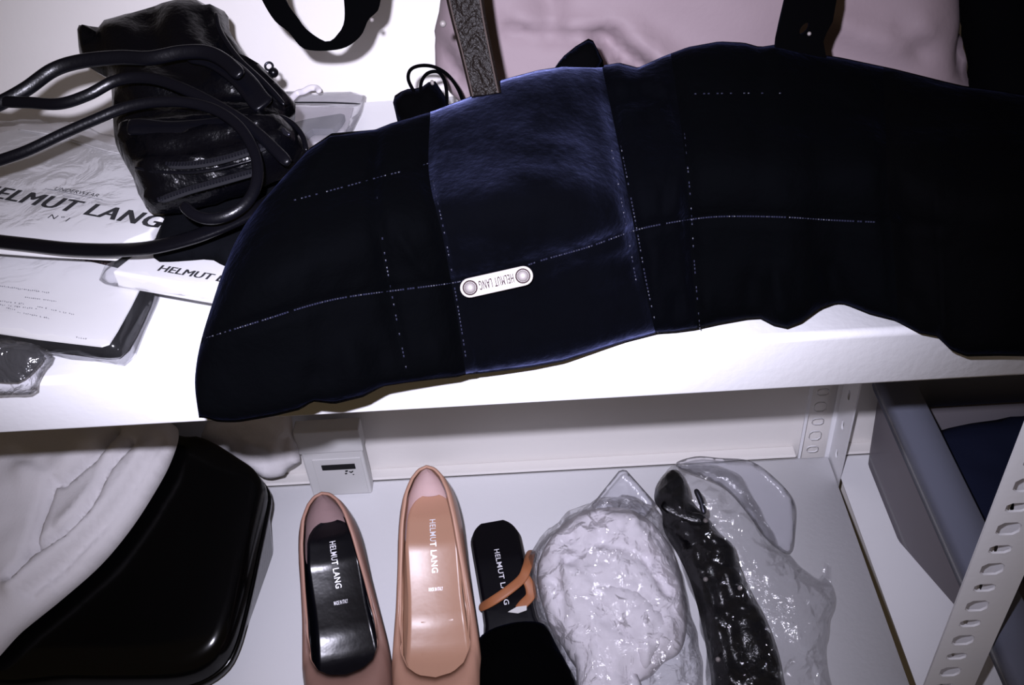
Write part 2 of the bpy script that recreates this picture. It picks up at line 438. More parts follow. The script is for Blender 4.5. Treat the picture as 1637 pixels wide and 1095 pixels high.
# ------------------------------------------------------------------ velvet bag over the shelf edge
def velvet_bag():
    root = thing('velvet_bag', 'large puffy black velvet bag with pale metal nameplate, draped over upper shelf edge', 'bag')
    vs = [0, .25, .5, .75, 1]
    cs = [[(318, 668), (312, 598), (333, 505), (388, 365), (496, 236)],
          [(470, 658), (462, 560), (462, 460), (482, 345), (537, 212)],
          [(650, 612), (628, 500), (610, 400), (597, 300), (605, 206)],
          [(745, 600), (728, 490), (708, 380), (686, 280), (688, 179)],
          [(890, 580), (880, 470), (862, 350), (838, 230), (830, 121)],
          [(1048, 533), (1030, 455), (1012, 355), (988, 230), (962, 105)],
          [(1115, 527), (1106, 420), (1100, 320), (1090, 210), (1072, 86)],
          [(1258, 525), (1262, 420), (1260, 310), (1260, 200), (1262, 76)],
          [(1435, 512), (1430, 420), (1420, 310), (1416, 210), (1412, 106)],
          [(1560, 570), (1560, 460), (1555, 350), (1552, 240), (1545, 138)],
          [(1740, 575), (1740, 460), (1740, 350), (1740, 250), (1740, 170)]]
    hem = [(300, 640), (318, 668), (345, 681), (400, 672), (440, 665), (480, 655), (500, 642), (535, 646), (580, 635), (612, 618), (650, 612), (700, 606), (730, 603), (745, 599), (770, 597), (850, 587), (900, 578), (950, 562), (1000, 546), (1050, 533), (1080, 531), (1110, 527), (1150, 518), (1195, 510), (1215, 509), (1235, 520), (1258, 525), (1280, 517), (1310, 494), (1335, 485), (1350, 486), (1390, 502), (1430, 512), (1470, 533), (1498, 538), (1520, 560), (1545, 570), (1600, 569), (1740, 572)]
    top = [(490, 240), (530, 213), (600, 207), (625, 197), (690, 178), (750, 155), (800, 128), (860, 112), (900, 106), (960, 105), (990, 100), (1020, 108), (1060, 90), (1100, 75), (1150, 66), (1190, 68), (1215, 75), (1240, 71), (1320, 88), (1345, 92), (1430, 110), (1510, 130), (1540, 137), (1600, 145), (1740, 168)]
    hx, hy = zip(*hem); tx, ty = zip(*top)
    NV = 48; per = 22
    nC = len(cs)
    # pixel lattice (cubic along v, cubic along u)
    cols = []
    for c in cs: cols.append(resample([Vector((a, b, 0)) for a, b in c] and catmull([Vector((a, b, 0)) for a, b in c], 12), 1e9) if False else catmull([Vector((a, b, 0)) for a, b in c], 12))
    nv = len(cols[0])
    rows = [catmull([col[j] for col in cols], per) for j in range(nv)]
    nu = len(rows[0])
    U = [i/per for i in range(nu)]
    PXg = np.array([[(rows[j][i].x, rows[j][i].y) for j in range(nv)] for i in range(nu)])
    V = np.linspace(0, 1, nv)
    for i in range(nu):
        dh = np.interp(PXg[i, 0, 0], hx, hy)-PXg[i, 0, 1]
        dt = np.interp(PXg[i, -1, 0], tx, ty)-PXg[i, -1, 1]
        e = min(1, U[i]/.5)
        PXg[i, :, 1] += dh*(1-V)**4*e + dt*V**4*e
    YH = lambda x: np.interp(x, [300, 500, 650, 800, 1000, 1600], [-.052, -.050, -.038, -.020, -.006, -.020])
    YC = lambda x: np.interp(x, [490, 600, 800, 1000, 1300, 1640], [.055, .07, .10, .12, .13, .10])
    stitch = [(300, 560), (330, 540), (420, 512), (500, 487), (560, 474), (650, 462), (725, 452), (780, 440), (830, 428), (870, 415), (940, 395), (1010, 370), (1050, 360), (1110, 350), (1160, 346), (1250, 347), (1330, 352), (1400, 355), (1500, 362)]
    stitch2 = [(470, 320), (560, 296), (610, 282), (650, 272), (688, 260)]
    stitch3 = [(1110, 150), (1180, 149), (1260, 149), (1320, 155), (1400, 190)]
    flat = PXg.reshape(-1, 2)
    g = np.zeros(len(flat))
    for ln, wd, dp in [(stitch, 8, .0035), (stitch2, 7, .002), (stitch3, 7, .002)]: g += dp*np.exp(-(polydist(flat, ln)/wd)**2)
    # lumps and small folds
    folds = [([(1050, 410), (1035, 470), (1048, 530)], 14, -.003), ([(900, 430), (1000, 415)], 16, .002), ([(985, 130), (1030, 125), (1060, 140)], 9, -.004), ([(985, 160), (1040, 150), (1075, 165)], 9, .004),
             ([(1000, 190), (1050, 175)], 9, -.003), ([(640, 380), (665, 420), (690, 440)], 9, -.003), ([(1080, 240), (1060, 330)], 10, .003), ([(1240, 440), (1250, 525)], 14, -.006), ([(1325, 430), (1340, 490)], 16, .007), ([(1200, 450), (1200, 510)], 16, .004),
             ([(420, 250), (370, 400)], 18, .004), ([(560, 560), (575, 640)], 22, -.006), ([(500, 600), (500, 650)], 18, .006), ([(610, 570), (620, 620)], 16, .004), ([(1460, 480), (1480, 540)], 16, .005), ([(700, 560), (705, 606)], 16, -.003), ([(770, 560), (790, 600)], 14, .003), ([(1130, 480), (1140, 525)], 12, -.003), ([(1080, 480), (1078, 530)], 12, .004)]
    for ln, wd, dp in folds: g += dp*np.exp(-(polydist(flat, ln)/wd)**2)
    g = g.reshape(nu, nv)
    seams = {2: 2.0, 3: 3.0, 5: 5.0, 6: 6.0, 8: 8.0}
    FR = []; T = np.zeros((nu, nv))
    for i in range(nu):
        u = U[i]
        p0 = PXg[i, 0]; p1 = PXg[i, -1]
        t0 = tY(p0[0], p0[1], float(YH(p0[0])))
        if PT(p0[0], p0[1], t0).z > 1.006 and p0[0] > 760: t0 = tZ(p0[0], p0[1], 1.006)
        t1_ = tY(p1[0], p1[1], float(YC(p1[0])))
        e = math.sqrt(max(0, 1-(1-min(1, u/.9))**2))
        sg = sum(.0045*math.exp(-((u-s)/.10)**2) for s in seams.values())
        # puffed panels between the seams
        puff = 0
        ks = [0, 2, 3, 5, 6, 8, 10]
        for a, b in zip(ks, ks[1:]):
            if a <= u <= b: puff = math.sin(math.pi*(u-a)/(b-a))*min(1, (b-a)*.6)
        row = []
        for j in range(nv):
            v = V[j]
            el = math.sqrt(max(0, 1-(2*v-1)**2))
            k = el**0.9
            # fullest in the upper third so the crest turns over
            bul = (.020+.014*e)*k + .030*e*math.exp(-((v-.60)/.22)**2)*el
            if 3 <= u <= 5.0: bul += .011*math.sin(math.pi*(u-3)/2)*math.exp(-((v-.48)/.2)**2)*el
            t = t0+(t1_-t0)*v - bul - (.003 if 3 <= u <= 5 else .006)*puff*el + (g[i, j]+sg)*min(1, el*1.5)
            q = PT(PXg[i, j, 0], PXg[i, j, 1], t)
            t += .0025*noise.noise(q*38)*el + .0012*noise.noise(q*95)*el
            T[i, j] = t; row.append(PT(PXg[i, j, 0], PXg[i, j, 1], t))
        FR.append(row)
    # back and underside
    NB = 26
    BK = []
    for i in range(nu):
        hemp = FR[i][0]; cr = FR[i][-1]; u = U[i]
        e = min(1, u/2.0); e = e*e*(3-2*e)
        xs = cr.x; xe = hemp.x
        pts = [Vector((cr.x, cr.y, cr.z)), Vector((xs, cr.y+.022, cr.z-.02)), Vector((xs, cr.y+.03, (cr.z+1)/2)), Vector((xs, cr.y+.02, 1.004))]
        if hemp.y < 0: pts += [Vector((xe, 0.012, 1.004)), Vector((xe, hemp.y*.35-.001, 1.003)), hemp]
        else: pts += [Vector((xe, hemp.y+.012, 1.004)), hemp]
        sm = resample(pts, 1e-9 if False else sum((b-a).length for a, b in zip(pts, pts[1:]))/NB)
        sm = sm[:NB]+[sm[-1]]
        row = []
        for k in range(1, NB):
            p = sm[min(k, len(sm)-2)]
            v = 1-k/NB
            fj = v*(nv-1); j0 = int(fj); j1 = min(nv-1, j0+1)
            fp = FR[i][j0].lerp(FR[i][j1], fj-j0)
            q = fp.lerp(p, e)
            if q.y > -.001 and q.z < 1.003: q.z = 1.003
            row.append(q)
        BK.append(row)
    loops = [FR[i]+BK[i] for i in range(nu)]
    n = len(loops[0])
    bounds = [0, 2, 3, 5, 6, 8, 10]
    mats = [M['velvet'], M['velvet'], M['velvet_sheen'], M['velvet_band'], M['velvet'], M['velvet_plain']]
    for (a, b), mt in zip(zip(bounds, bounds[1:]), mats):
        ia, ib = a*per, b*per
        Vt = [p for i in range(ia, ib+1) for p in loops[i]]
        Fs = []
        for i in range(ib-ia):
            for k in range(n): Fs.append((i*n+k, i*n+(k+1) % n, (i+1)*n+(k+1) % n, (i+1)*n+k))
        if a == 0: Fs.append(tuple(range(n)))
        if b == 10: Fs.append(tuple((ib-ia)*n+k for k in range(n)))
        mesh('panel', Vt, Fs, mt, root)
    # lookup of the front surface
    kd = kdtree.KDTree(nu*nv)
    for i in range(nu):
        for j in range(nv): kd.insert(Vector((PXg[i, j, 0], PXg[i, j, 1], 0)), i*nv+j)
    kd.balance()
    def surf(px, py, lift=.0008):
        r = kd.find_n(Vector((px, py, 0)), 5)
        ws = [1/(d+.3)**2 for _, _, d in r]
        t = sum(T[idx//nv, idx % nv]*w_ for (_, idx, _), w_ in zip(r, ws))/sum(ws)
        return PT(px, py, t-lift)
    # stitching: separate thread dashes lying in the grooves
    def dashes(line, step, ln, wd, skip=0.0):
        pp = resample(catmull([Vector((a, b, 0)) for a, b in line], 8), step)
        V_, F_ = [], []
        for a in pp[:-1]:
            if random.random() < skip: continue
            i = pp.index(a); d = (pp[i+1]-a).normalized()
            b = a+d*ln
            p, q = surf(a.x, a.y, .0012), surf(b.x, b.y, .0012)
            ax = (q-p)
            if ax.length < 1e-6: continue
            c = (CAM-p).normalized(); s = ax.normalized().cross(c)*wd/2
            k = len(V_); mid = (p+q)/2+c*wd*.5
            V_ += [p-s, p+s, q+s, q-s, mid-s*.6, mid+s*.6, (p+q)/2-c*wd*.4]
            F_ += [(k, k+4, k+5, k+1), (k+1, k+5, k+2), (k+5, k+4, k+3, k+2), (k+4, k, k+3), (k, k+1, k+6), (k+1, k+2, k+6), (k+2, k+3, k+6), (k+3, k, k+6)]
        return V_, F_
    VV, FF = [], []
    lines = [(stitch[1:-1], 4.2, 3.0, .0008, .08), (stitch2, 6, 3.2, .0006, .5), (stitch3[:3], 7, 3, .0006, .5)]
    for c, sk in ((cs[2], .6), (cs[3], .35), (cs[5], .3), (cs[6], .5)):
        lines.append(([(a+4, b) for a, b in c[:4]], 6, 3.4, .0006, sk))
    lines.append(([(a-12, b) for a, b in cs[5][1:4]], 6, 3.4, .0006, .4))
    for ln in lines:
        v_, f_ = dashes(*ln); k = len(VV); VV += v_; FF += [tuple(x+k for x in f) for f in f_]
    tag(mesh('stitching', VV, FF, M['thread'], root, smooth=False), kind='stuff')
    # nameplate
    a, b = surf(738, 463, .003), surf(850, 438, .003)
    x = (b-a).normalized(); mid = (a+b)/2; nn = (CAM-mid); nn = (nn-x*nn.dot(x)).normalized(); y = nn.cross(x)
    L = (b-a).length+.0012; H = .0089
    out = []
    for k in range(13): A = -math.pi/2+math.pi*k/12; out.append((L/2-H/2+H/2*math.cos(A), H/2*math.sin(A)))
    for k in range(13): A = math.pi/2+math.pi*k/12; out.append((-L/2+H/2+H/2*math.cos(A), H/2*math.sin(A)))
    fr = frame(mid, x, y, nn)
    pl = prism('nameplate', [fr @ Vector((p[0], p[1], -.0005)) for p in out], nn*.0016, M['nickel'], root, bev=.0003)
    tag(pl, 'pale metal nameplate riveted to the stitched seam')
    for sx in (-1, 1):
        cx = sx*(L/2-H*.52)
        V_ = [fr @ Vector((cx+r_*math.cos(A), r_*math.sin(A), z_)) for r_, z_ in ((.0026, .0010), (.0026, .0015), (.0020, .0022), (.0010, .0026)) for A in [2*math.pi*k/14 for k in range(14)]]
        F_ = [(q*14+k, q*14+(k+1) % 14, (q+1)*14+(k+1) % 14, (q+1)*14+k) for q in range(3) for k in range(14)]+[tuple(42+k for k in range(14))]
        mesh('rivet', V_, F_, M['nickel'], pl)
        ring = [fr @ Vector((cx+.0031*math.cos(A), .0031*math.sin(A), .0012)) for A in [2*math.pi*k/20 for k in range(20)]]
        tube('rivet_groove', ring, .0007, .0004, M['engrave'], pl, n=6, upv=nn, closed=True, raw=True)
    TL = L-H*2.0
    text_on('lettering', 'HELMUT LANG', fr @ Vector((TL/2, .0021, .0011)), fr @ Vector((-TL/2, .0021, .0011)), .0044, M['engrave'], pl, nrm=nn, lift=.0002, bold=.012, space=1.15)
    # strap with an eyelet rising from the crest
    o0 = PY(1280, 80, .118); nn = Vector((0, -1, .25)).normalized()
    ax = Vector((1, 0, 0)); ay = nn.cross(ax)
    to2 = lambda p: ((PP(p[0], p[1], o0, nn)-o0).dot(ax), (PP(p[0], p[1], o0, nn)-o0).dot(ay))
    outl = [(1268, -60), (1254, 0), (1246, 34), (1240, 62), (1236, 105), (1282, 112), (1322, 108), (1318, 82), (1315, 66), (1320, 52), (1330, 34), (1336, 0), (1336, -60)]
    hole = [(1285+a*math.cos(.9)*1-b*math.sin(.9), 45-a*math.sin(.9)-b*math.cos(.9)) for a, b in [(11*math.cos(k*math.pi/8), 5.5*math.sin(k*math.pi/8)) for k in range(16)]]
    st = holed('strap', [to2(p) for p in outl], [[to2(p) for p in hole]], .003, frame(o0, ax, ay, nn), M['velvet_plain'], root)
    p = PP(1292, 53, o0, nn)+nn*.002
    bm = bmesh.new(); bmesh.ops.create_uvsphere(bm, u_segments=12, v_segments=8, radius=.0011, matrix=Matrix.Translation(p))
    me = bpy.data.meshes.new('stud'); bm.to_mesh(me); bm.free(); link('stud', me, M['nickel'], st)
    # folded velvet tab on the crest
    inflate('tab', [(887, 108), (898, 92), (920, 74), (945, 59), (956, 80), (968, 105), (940, 118), (900, 116)], PY(925, 100, .112), (0, -.8, .6), .006, .006, .02, M['velvet_plain'], root, res=.004, smooth_outline=False)
    return surf
surf = velvet_bag()

# ------------------------------------------------------------------ upper shelf, back row
def pink_bag():
    root = thing('tote_bag', 'large pale pink smooth tote bag standing behind the black velvet bag', 'bag')
    o = (0.1, .225, 1.0); n = (0, -.97, .25)
    folds = [([(815, 36), (900, 44), (955, 44), (990, 34)], 7, -.016), ([(820, 22), (900, 30), (960, 28)], 9, .012), ([(955, 48), (990, 76), (1038, 114)], 11, -.022), ([(930, 66), (965, 96), (1005, 125)], 16, .014), ([(985, 36), (1035, 72), (1075, 104)], 18, .014),
             ([(698, 56), (728, 98), (760, 142)], 11, -.02), ([(740, 60), (770, 100), (800, 130)], 16, .012), ([(1548, -10), (1530, 40), (1519, 80), (1524, 112)], 6, -.034), ([(1535, 60), (1542, 110), (1545, 140)], 6, .014), ([(1415, 36), (1445, 70)], 14, -.010), ([(1300, 20), (1380, 50), (1440, 40)], 22, .008), ([(860, -40), (880, 0), (880, 30)], 16, -.008)]
    bd = inflate('body', [(705, -30), (690, 40), (688, 80), (692, 115), (715, 150), (760, 200), (820, 290), (1000, 330), (1300, 330), (1500, 290), (1552, 190), (1550, 120), (1545, 60), (1535, -10), (1520, -90), (1400, -130), (1000, -150), (760, -110)],
            o, n, .035, .03, .05, M['pink'], root, res=.0045, amp=.004, freq=14, folds=folds, zmin=1.002, ymax=.298)
    sm = bd.modifiers.new('smooth', 'SMOOTH'); sm.factor = .5; sm.iterations = 6
    return root
pink_bag()
b = inflate('cloth_bundle', [(1560, -90), (1535, -20), (1540, 60), (1548, 110), (1552, 170), (1560, 250), (1700, 290), (1800, 250), (1800, -40), (1700, -110)], (0.3, .20, 1.0), (0, -.97, .25), .03, .04, .04, M['black_cloth'],
            res=.009, amp=.004, freq=20, zmin=1.002, ymax=.298)
tag(b, 'black cloth bundle at far right, behind the velvet bag and beside pink tote', 'cloth')

def pouch():
    root = thing('drawstring_pouch', 'small black velvet drawstring pouch with cord loops beside the pink tote', 'pouch')
    n = (0, -.85, .5); o = PY(690, 165, .17)
    inflate('body', [(652, 142), (672, 140), (692, 128), (704, 142), (718, 168), (722, 200), (718, 250), (650, 262), (640, 215), (632, 180), (628, 158), (638, 148)], o, n, .022, .02, .016, M['velvet_plain'], root, res=.0045, amp=.002, freq=70,
            folds=[([(672, 142), (668, 175), (672, 200)], 5, -.004), ([(645, 146), (648, 170), (645, 200)], 5, -.003)], zmin=1.002)
    o2 = Vector(o)+Vector(n).normalized()*.008
    for k, pts in enumerate(([(664, 150), (653, 128), (656, 112), (672, 105), (694, 107), (716, 120), (732, 142), (742, 168)], [(672, 148), (674, 130), (684, 117), (700, 115), (710, 128), (714, 148), (714, 172)])):
        tube('cord', [PP(a, c, o2+Vector((0, -.002*k, 0)), n) for a, c in pts], .0021, .0021, M['velvet_plain'], root, n=8)
    tube('cord_lock', [PP(690, 128, o2, n), PP(692, 136, o2, n)], .0022, .0022, M['nickel'], root, n=8)
pouch()

def lace_strap():
    root = thing('quilted_strap', 'dark brown quilted satin strap hanging down onto the velvet bag', 'strap')
    nl, nw = 60, 14
    L = [(700, -60), (718, 20), (735, 85), (752, 155)]; R_ = [(766, -60), (776, 20), (788, 85), (801, 148)]
    Lc = resample(catmull([Vector((a, b, 0)) for a, b in L], 8), 1e9); 
    bot = surf(778, 152, .006)
    nn = Vector((0, -.9, .45)).normalized()
    Lp = catmull([PP(a, b, bot, nn) for a, b in L], 20); Rp = catmull([PP(a, b, bot, nn) for a, b in R_], 20)
    N = len(Lp); V = []; Fs = []
    for i in range(N):
        for j in range(nw+1):
            w_ = j/nw
            p = Lp[i].lerp(Rp[i], w_)
            prof = math.sqrt(max(0, 1-(2*w_-1)**8))*.0018
            q = 0
            if .16 < w_ < .84:
                k = (w_-.16)/.68
                q = .0016*math.sin(math.pi*k)*(0.5+.5*math.sin(i*.55+2.2*math.sin(math.pi*2*k+i*.12)))
            V.append(p+nn*(prof+q))
    for i in range(N-1):
        for j in range(nw): a = i*(nw+1)+j; Fs.append((a, a+1, a+nw+2, a+nw+1))
    # back
    off = len(V)
    for i in range(N):
        for j in range(nw+1): V.append(Lp[i].lerp(Rp[i], j/nw)-nn*.0016*math.sqrt(max(0, 1-(2*j/nw-1)**8)))
    for i in range(N-1):
        for j in range(nw): a = off+i*(nw+1)+j; Fs.append((a, a+nw+1, a+nw+2, a+1))
    Fs.append(tuple(range((N-1)*(nw+1), (N-1)*(nw+1)+nw+1))+tuple(range(off+(N-1)*(nw+1)+nw, off+(N-1)*(nw+1)-1, -1)))
    mesh('band', V, Fs, M['satin'], root)
    VV, FF = [], []
    for w_ in (.09, .91):
        for i in range(2, N-2):
            for f0 in (0, .5):
                p = Lp[i].lerp(Lp[i+1], f0).lerp(Rp[i].lerp(Rp[i+1], f0), w_)+nn*.0019
                d = (Lp[i+1]-Lp[i]).normalized(); s = d.cross(nn)
                k = len(VV); l_, wd = .0007, .00035
                VV += [p-d*l_-s*wd, p-d*l_+s*wd, p+d*l_+s*wd, p+d*l_-s*wd, p+nn*.0005]
                FF += [(k, k+1, k+4), (k+1, k+2, k+4), (k+2, k+3, k+4), (k+3, k, k+4)]
    tag(mesh('stitching', VV, FF, M['satin_thread'], root, smooth=False), kind='stuff')
    p = PP(708, 38, bot, nn)
    bm = bmesh.new(); bmesh.ops.create_uvsphere(bm, u_segments=12, v_segments=8, radius=.0017, matrix=Matrix.Translation(p))
    me = bpy.data.meshes.new('stud'); bm.to_mesh(me); bm.free(); tag(link('stud', me, M['nickel'], root), 'silver stud')
lace_strap()

def velvet_loop():
    root = thing('velvet_belt', 'black velvet belt hanging in a loop with a small silver snap', 'belt')
    y = .15; T = .002
    outer = [(395, -60), (418, -5), (440, 32), (462, 50), (482, 74), (500, 80), (530, 80), (556, 74), (578, 56), (590, 30), (607, 10), (608, -60), (552, -60), (552, 28), (540, 55), (526, 66), (512, 62), (490, 46), (478, 30), (458, 0), (440, -60)]
    o0 = PY(520, 50, y); nn = Vector((0, -1, .3)).normalized()
    pts = resample(catmull([PP(a, b, o0, nn) for a, b in outer], 6, True), .003, True)
    band = prism('band', pts, nn*.003, M['velvet_plain'], root, bev=.0008)
    p = PP(596, 31, o0, nn)+nn*.0035
    bm = bmesh.new(); bmesh.ops.create_uvsphere(bm, u_segments=12, v_segments=8, radius=.0013, matrix=Matrix.Translation(p))
    me = bpy.data.meshes.new('snap'); bm.to_mesh(me); bm.free(); tag(link('snap', me, M['nickel'], root), 'small silver snap')
velvet_loop()

# ------------------------------------------------------------------ upper shelf, left: packets
def flat_slab(name, px, z0, z1, mt, parent, bev=.001, smooth_n=0):
    P = [PZ(a, b, z1) for a, b in px]
    if smooth_n: P = catmull(P, smooth_n, True)
    return prism(name, P, (0, 0, z0-z1), mt, parent, bev=bev)
def scribble(name, rows, z, mt, parent, h=2.2):
    """rows of tiny unreadable print: (x0, y0, x1, y1) in the photo"""
    VV, FF = [], []
    for x0, y0, x1, y1 in rows:
        n = int(math.hypot(x1-x0, y1-y0)/3.2)
        for k in range(n):
            if random.random() < .18: continue
            t = k/n; a = x0+(x1-x0)*t; b = y0+(y1-y0)*t
            for s in range(2):
                hh = h*random.uniform(.3, 1); ww = random.uniform(.5, 1.8) if s else random.uniform(1.2, 2.4)
                hh = hh if s else .7
                oy = random.uniform(-h/2, h/2) if not s else 0
                k0 = len(VV); VV += [PZ(a, b+oy-hh/2, z), PZ(a+ww, b+oy-hh/2+.3, z), PZ(a+ww, b+oy+hh/2+.3, z), PZ(a, b+oy+hh/2, z)]
                FF.append((k0+3, k0+2, k0+1, k0))
    return tag(mesh(name, VV, FF, mt, parent, smooth=False, fix=False), kind='stuff')

def packets():
    # black folded garment in clear plastic with a white card
    r = thing('garment_packet', 'clear packet of black clothing with white printed card, left front of upper shelf', 'packet')
    inflate('clothing', [(250, 458), (240, 490), (222, 530), (204, 562), (190, 572), (160, 571), (38, 556), (-60, 540), (-60, 400), (100, 400), (250, 420)], PZ(120, 500, 1.008), (0, 0, 1), .008, .006, .008, M['black_gloss'], r, res=.006, amp=.0006, freq=60, zmin=1.001, smooth_outline=False)
    flat_slab('card', [(-60, 395), (60, 398), (236, 440), (226, 455), (210, 487), (188, 527), (174, 549), (162, 553), (60, 541), (-60, 523)], 1.0165, 1.0175, M['paper'], r, bev=0)
    sl = inflate('plastic_sleeve', [(262, 445), (252, 480), (232, 525), (214, 570), (207, 583), (185, 580), (100, 568), (38, 560), (-60, 545), (-60, 390), (100, 390), (250, 415)], PZ(120, 500, 1.009), (0, 0, 1), .0105, .0075, .010, M['film'], r, res=.006, amp=.0007, freq=70, zmin=1.0008, smooth_outline=False)
    text_on('lettering', 'COLORS MAY FADE OR CHANGE', PZ(20, 399, 1.0177), PZ(178, 425, 1.0177), .0030, M['ink_brown'], r, bold=.01)
    text_on('lettering', 'STORED.', PZ(118, 410, 1.0177), PZ(171, 419, 1.0177), .0027, M['ink_brown'], r, bold=.005)
    scribble('fine_print', [(-10, 456, 80, 468), (40, 475, 92, 482), (-10, 480, 40, 486), (0, 487, 60, 494), (60, 490, 120, 503), (10, 492, 26, 496), (28, 499, 80, 509), (122, 539, 140, 542)], 1.0177, M['ink_grey'], r)
    # small clear bag at the left front
    r = thing('plastic_pouch', 'small clear plastic pouch with dark contents, overhanging shelf edge at far left', 'pouch')
    inflate('contents', [(-60, 560), (30, 552), (70, 565), (60, 585), (44, 602), (20, 612), (-60, 600)], PY(30, 590, -.004), (0, -.75, .65), .004, .003, .006, M['black_gloss'], r, res=.004, amp=.001, freq=90, ymin=-.02)
    inflate('film', [(-60, 550), (30, 545), (84, 565), (72, 590), (62, 610), (60, 624), (50, 630), (30, 631), (-60, 625)], PY(30, 590, -.006), (0, -.75, .65), .0065, .004, .008, M['film_bag'], r, res=.004, amp=.0012, freq=90)
    # flat white box in plastic under the navy cloth
    r = thing('flat_box', 'flat white lettered box in clear plastic beneath dark navy cloth', 'box')
    T0, T1 = 1.018, 1.029
    flat_slab('body', [(178, 434), (228, 395), (262, 340), (300, 320), (480, 330), (430, 470), (340, 462)], T0, T1, M['paper'], r, bev=.0015)
    text_on('lettering', 'HELMUT LANG', PZ(252, 434, T1), PZ(405, 461, T1), .0054, M['ink'], r, bold=.022, lift=.0006)
    inflate('plastic_sleeve', [(158, 447), (215, 395), (258, 330), (300, 312), (490, 325), (440, 482), (340, 479), (230, 464), (170, 455)], PZ(300, 420, 1.022), (0, 0, 1), .0085, .0045, .007, M['film'], r, res=.006, amp=.0006, freq=60, zmin=1.0178, smooth_outline=False)
    # dark navy folded cloth on it
    c = inflate('folded_cloth', [(285, 322), (262, 352), (247, 386), (246, 414), (262, 419), (300, 417), (336, 415), (352, 424), (375, 428), (430, 380), (470, 300), (400, 280)], PZ(330, 370, 1.034), (0, -.15, 1), .008, .006, .012, M['navy_cloth'], None, res=.006, amp=.002, freq=35, zmin=1.0308)
    tag(c, 'dark navy folded cloth on flat white box, left of the velvet bag', 'cloth')
    # white underwear packet
    r = thing('underwear_packet', 'white underwear packet with bold black lettering under the black leather bag', 'packet')
    Z0, Z1 = 1.0315, 1.0385
    flat_slab('card', [(-80, 225), (30, 205), (110, 208), (190, 232), (275, 318), (262, 345), (238, 372), (206, 384), (180, 402), (60, 396), (-80, 386)], Z0, Z1, M['paper'], r, bev=.0015)
    inflate('plastic_sleeve', [(-80, 215), (30, 196), (120, 200), (200, 225), (288, 318), (292, 330), (262, 365), (238, 388), (200, 412), (60, 404), (-80, 394)], PZ(130, 310, 1.0345), (0, 0, 1), .006, .003, .006, M['film'], r, res=.007, amp=.0006, freq=50, zmin=1.0312, smooth_outline=False)
    text_on('lettering', 'HELMUT LANG', PZ(-42, 311, Z1), PZ(249, 365, Z1), .0122, M['ink'], r, bold=.030, space=1.12)
    text_on('lettering', 'UNDERWEAR', PZ(86, 304, Z1), PZ(156, 316, Z1), .0034, M['ink'], r, bold=0)
    text_on('lettering', 'N°1', PZ(76, 349, Z1), PZ(106, 355, Z1), .0040, M['ink'], r, bold=0, space=1.3)
    for (a, b, c_, d) in ((72, 301, 164, 319), (100, 312, 128, 317)):
        v = [PZ(a, b, Z1+.0004), PZ(c_, d, Z1+.0004), PZ(c_, d+.8, Z1+.0004), PZ(a, b+.8, Z1+.0004)]
        mesh('print_rule', v, [(3, 2, 1, 0)], M['ink_grey'], r, smooth=False, fix=False)
    tube('flap_edge', [PZ(30, 207, Z1+.0012), PZ(70, 213, Z1+.0012), PZ(110, 222, Z1+.0012), PZ(160, 238, Z1+.0012), PZ(205, 248, Z1+.0012)], .0012, .0016, M['paper'], r, n=6)
    # clear zip bag with white hanger
    r = thing('zip_bag', 'clear zip bag with dark slider line and white hanger hook behind the velvet bag', 'bag')
    Zb = 1.008
    inflate('film', [(440, 150), (585, 151), (578, 180), (563, 210), (540, 240), (440, 260)], PZ(520, 190, Zb), (0, 0, 1), .005, .005, .006, M['film_haze'], r, res=.006, amp=.0008, freq=60, zmin=1.001, ymax=.2985, smooth_outline=False)
    tube('slider_line', [PZ(450, 164, Zb+.0055), PZ(520, 164, Zb+.0055), PZ(576, 166, Zb+.0055)], .0012, .0012, M['ink'], r, n=6)
    tube('hanger', [PZ(460, 165, Zb+.007), PZ(474, 150, Zb+.008), PZ(486, 146, Zb+.010), PZ(496, 141, Zb+.012), PZ(506, 141, Zb+.012), PZ(511, 147, Zb+.012)], .0045, .003, M['tissue'], r, n=8)
    flat_slab('grey_insert', [(468, 196), (490, 190), (545, 181), (551, 183), (544, 194), (532, 206), (500, 206), (480, 220), (460, 225)], Zb-.004, Zb+.001, M['ink_grey'], r, bev=.0005)
    flat_slab('folded_cloth', [(455, 170), (565, 172), (556, 200), (540, 230), (455, 240)], Zb-.006, Zb-.0045, M['tissue'], r, bev=0)
packets()

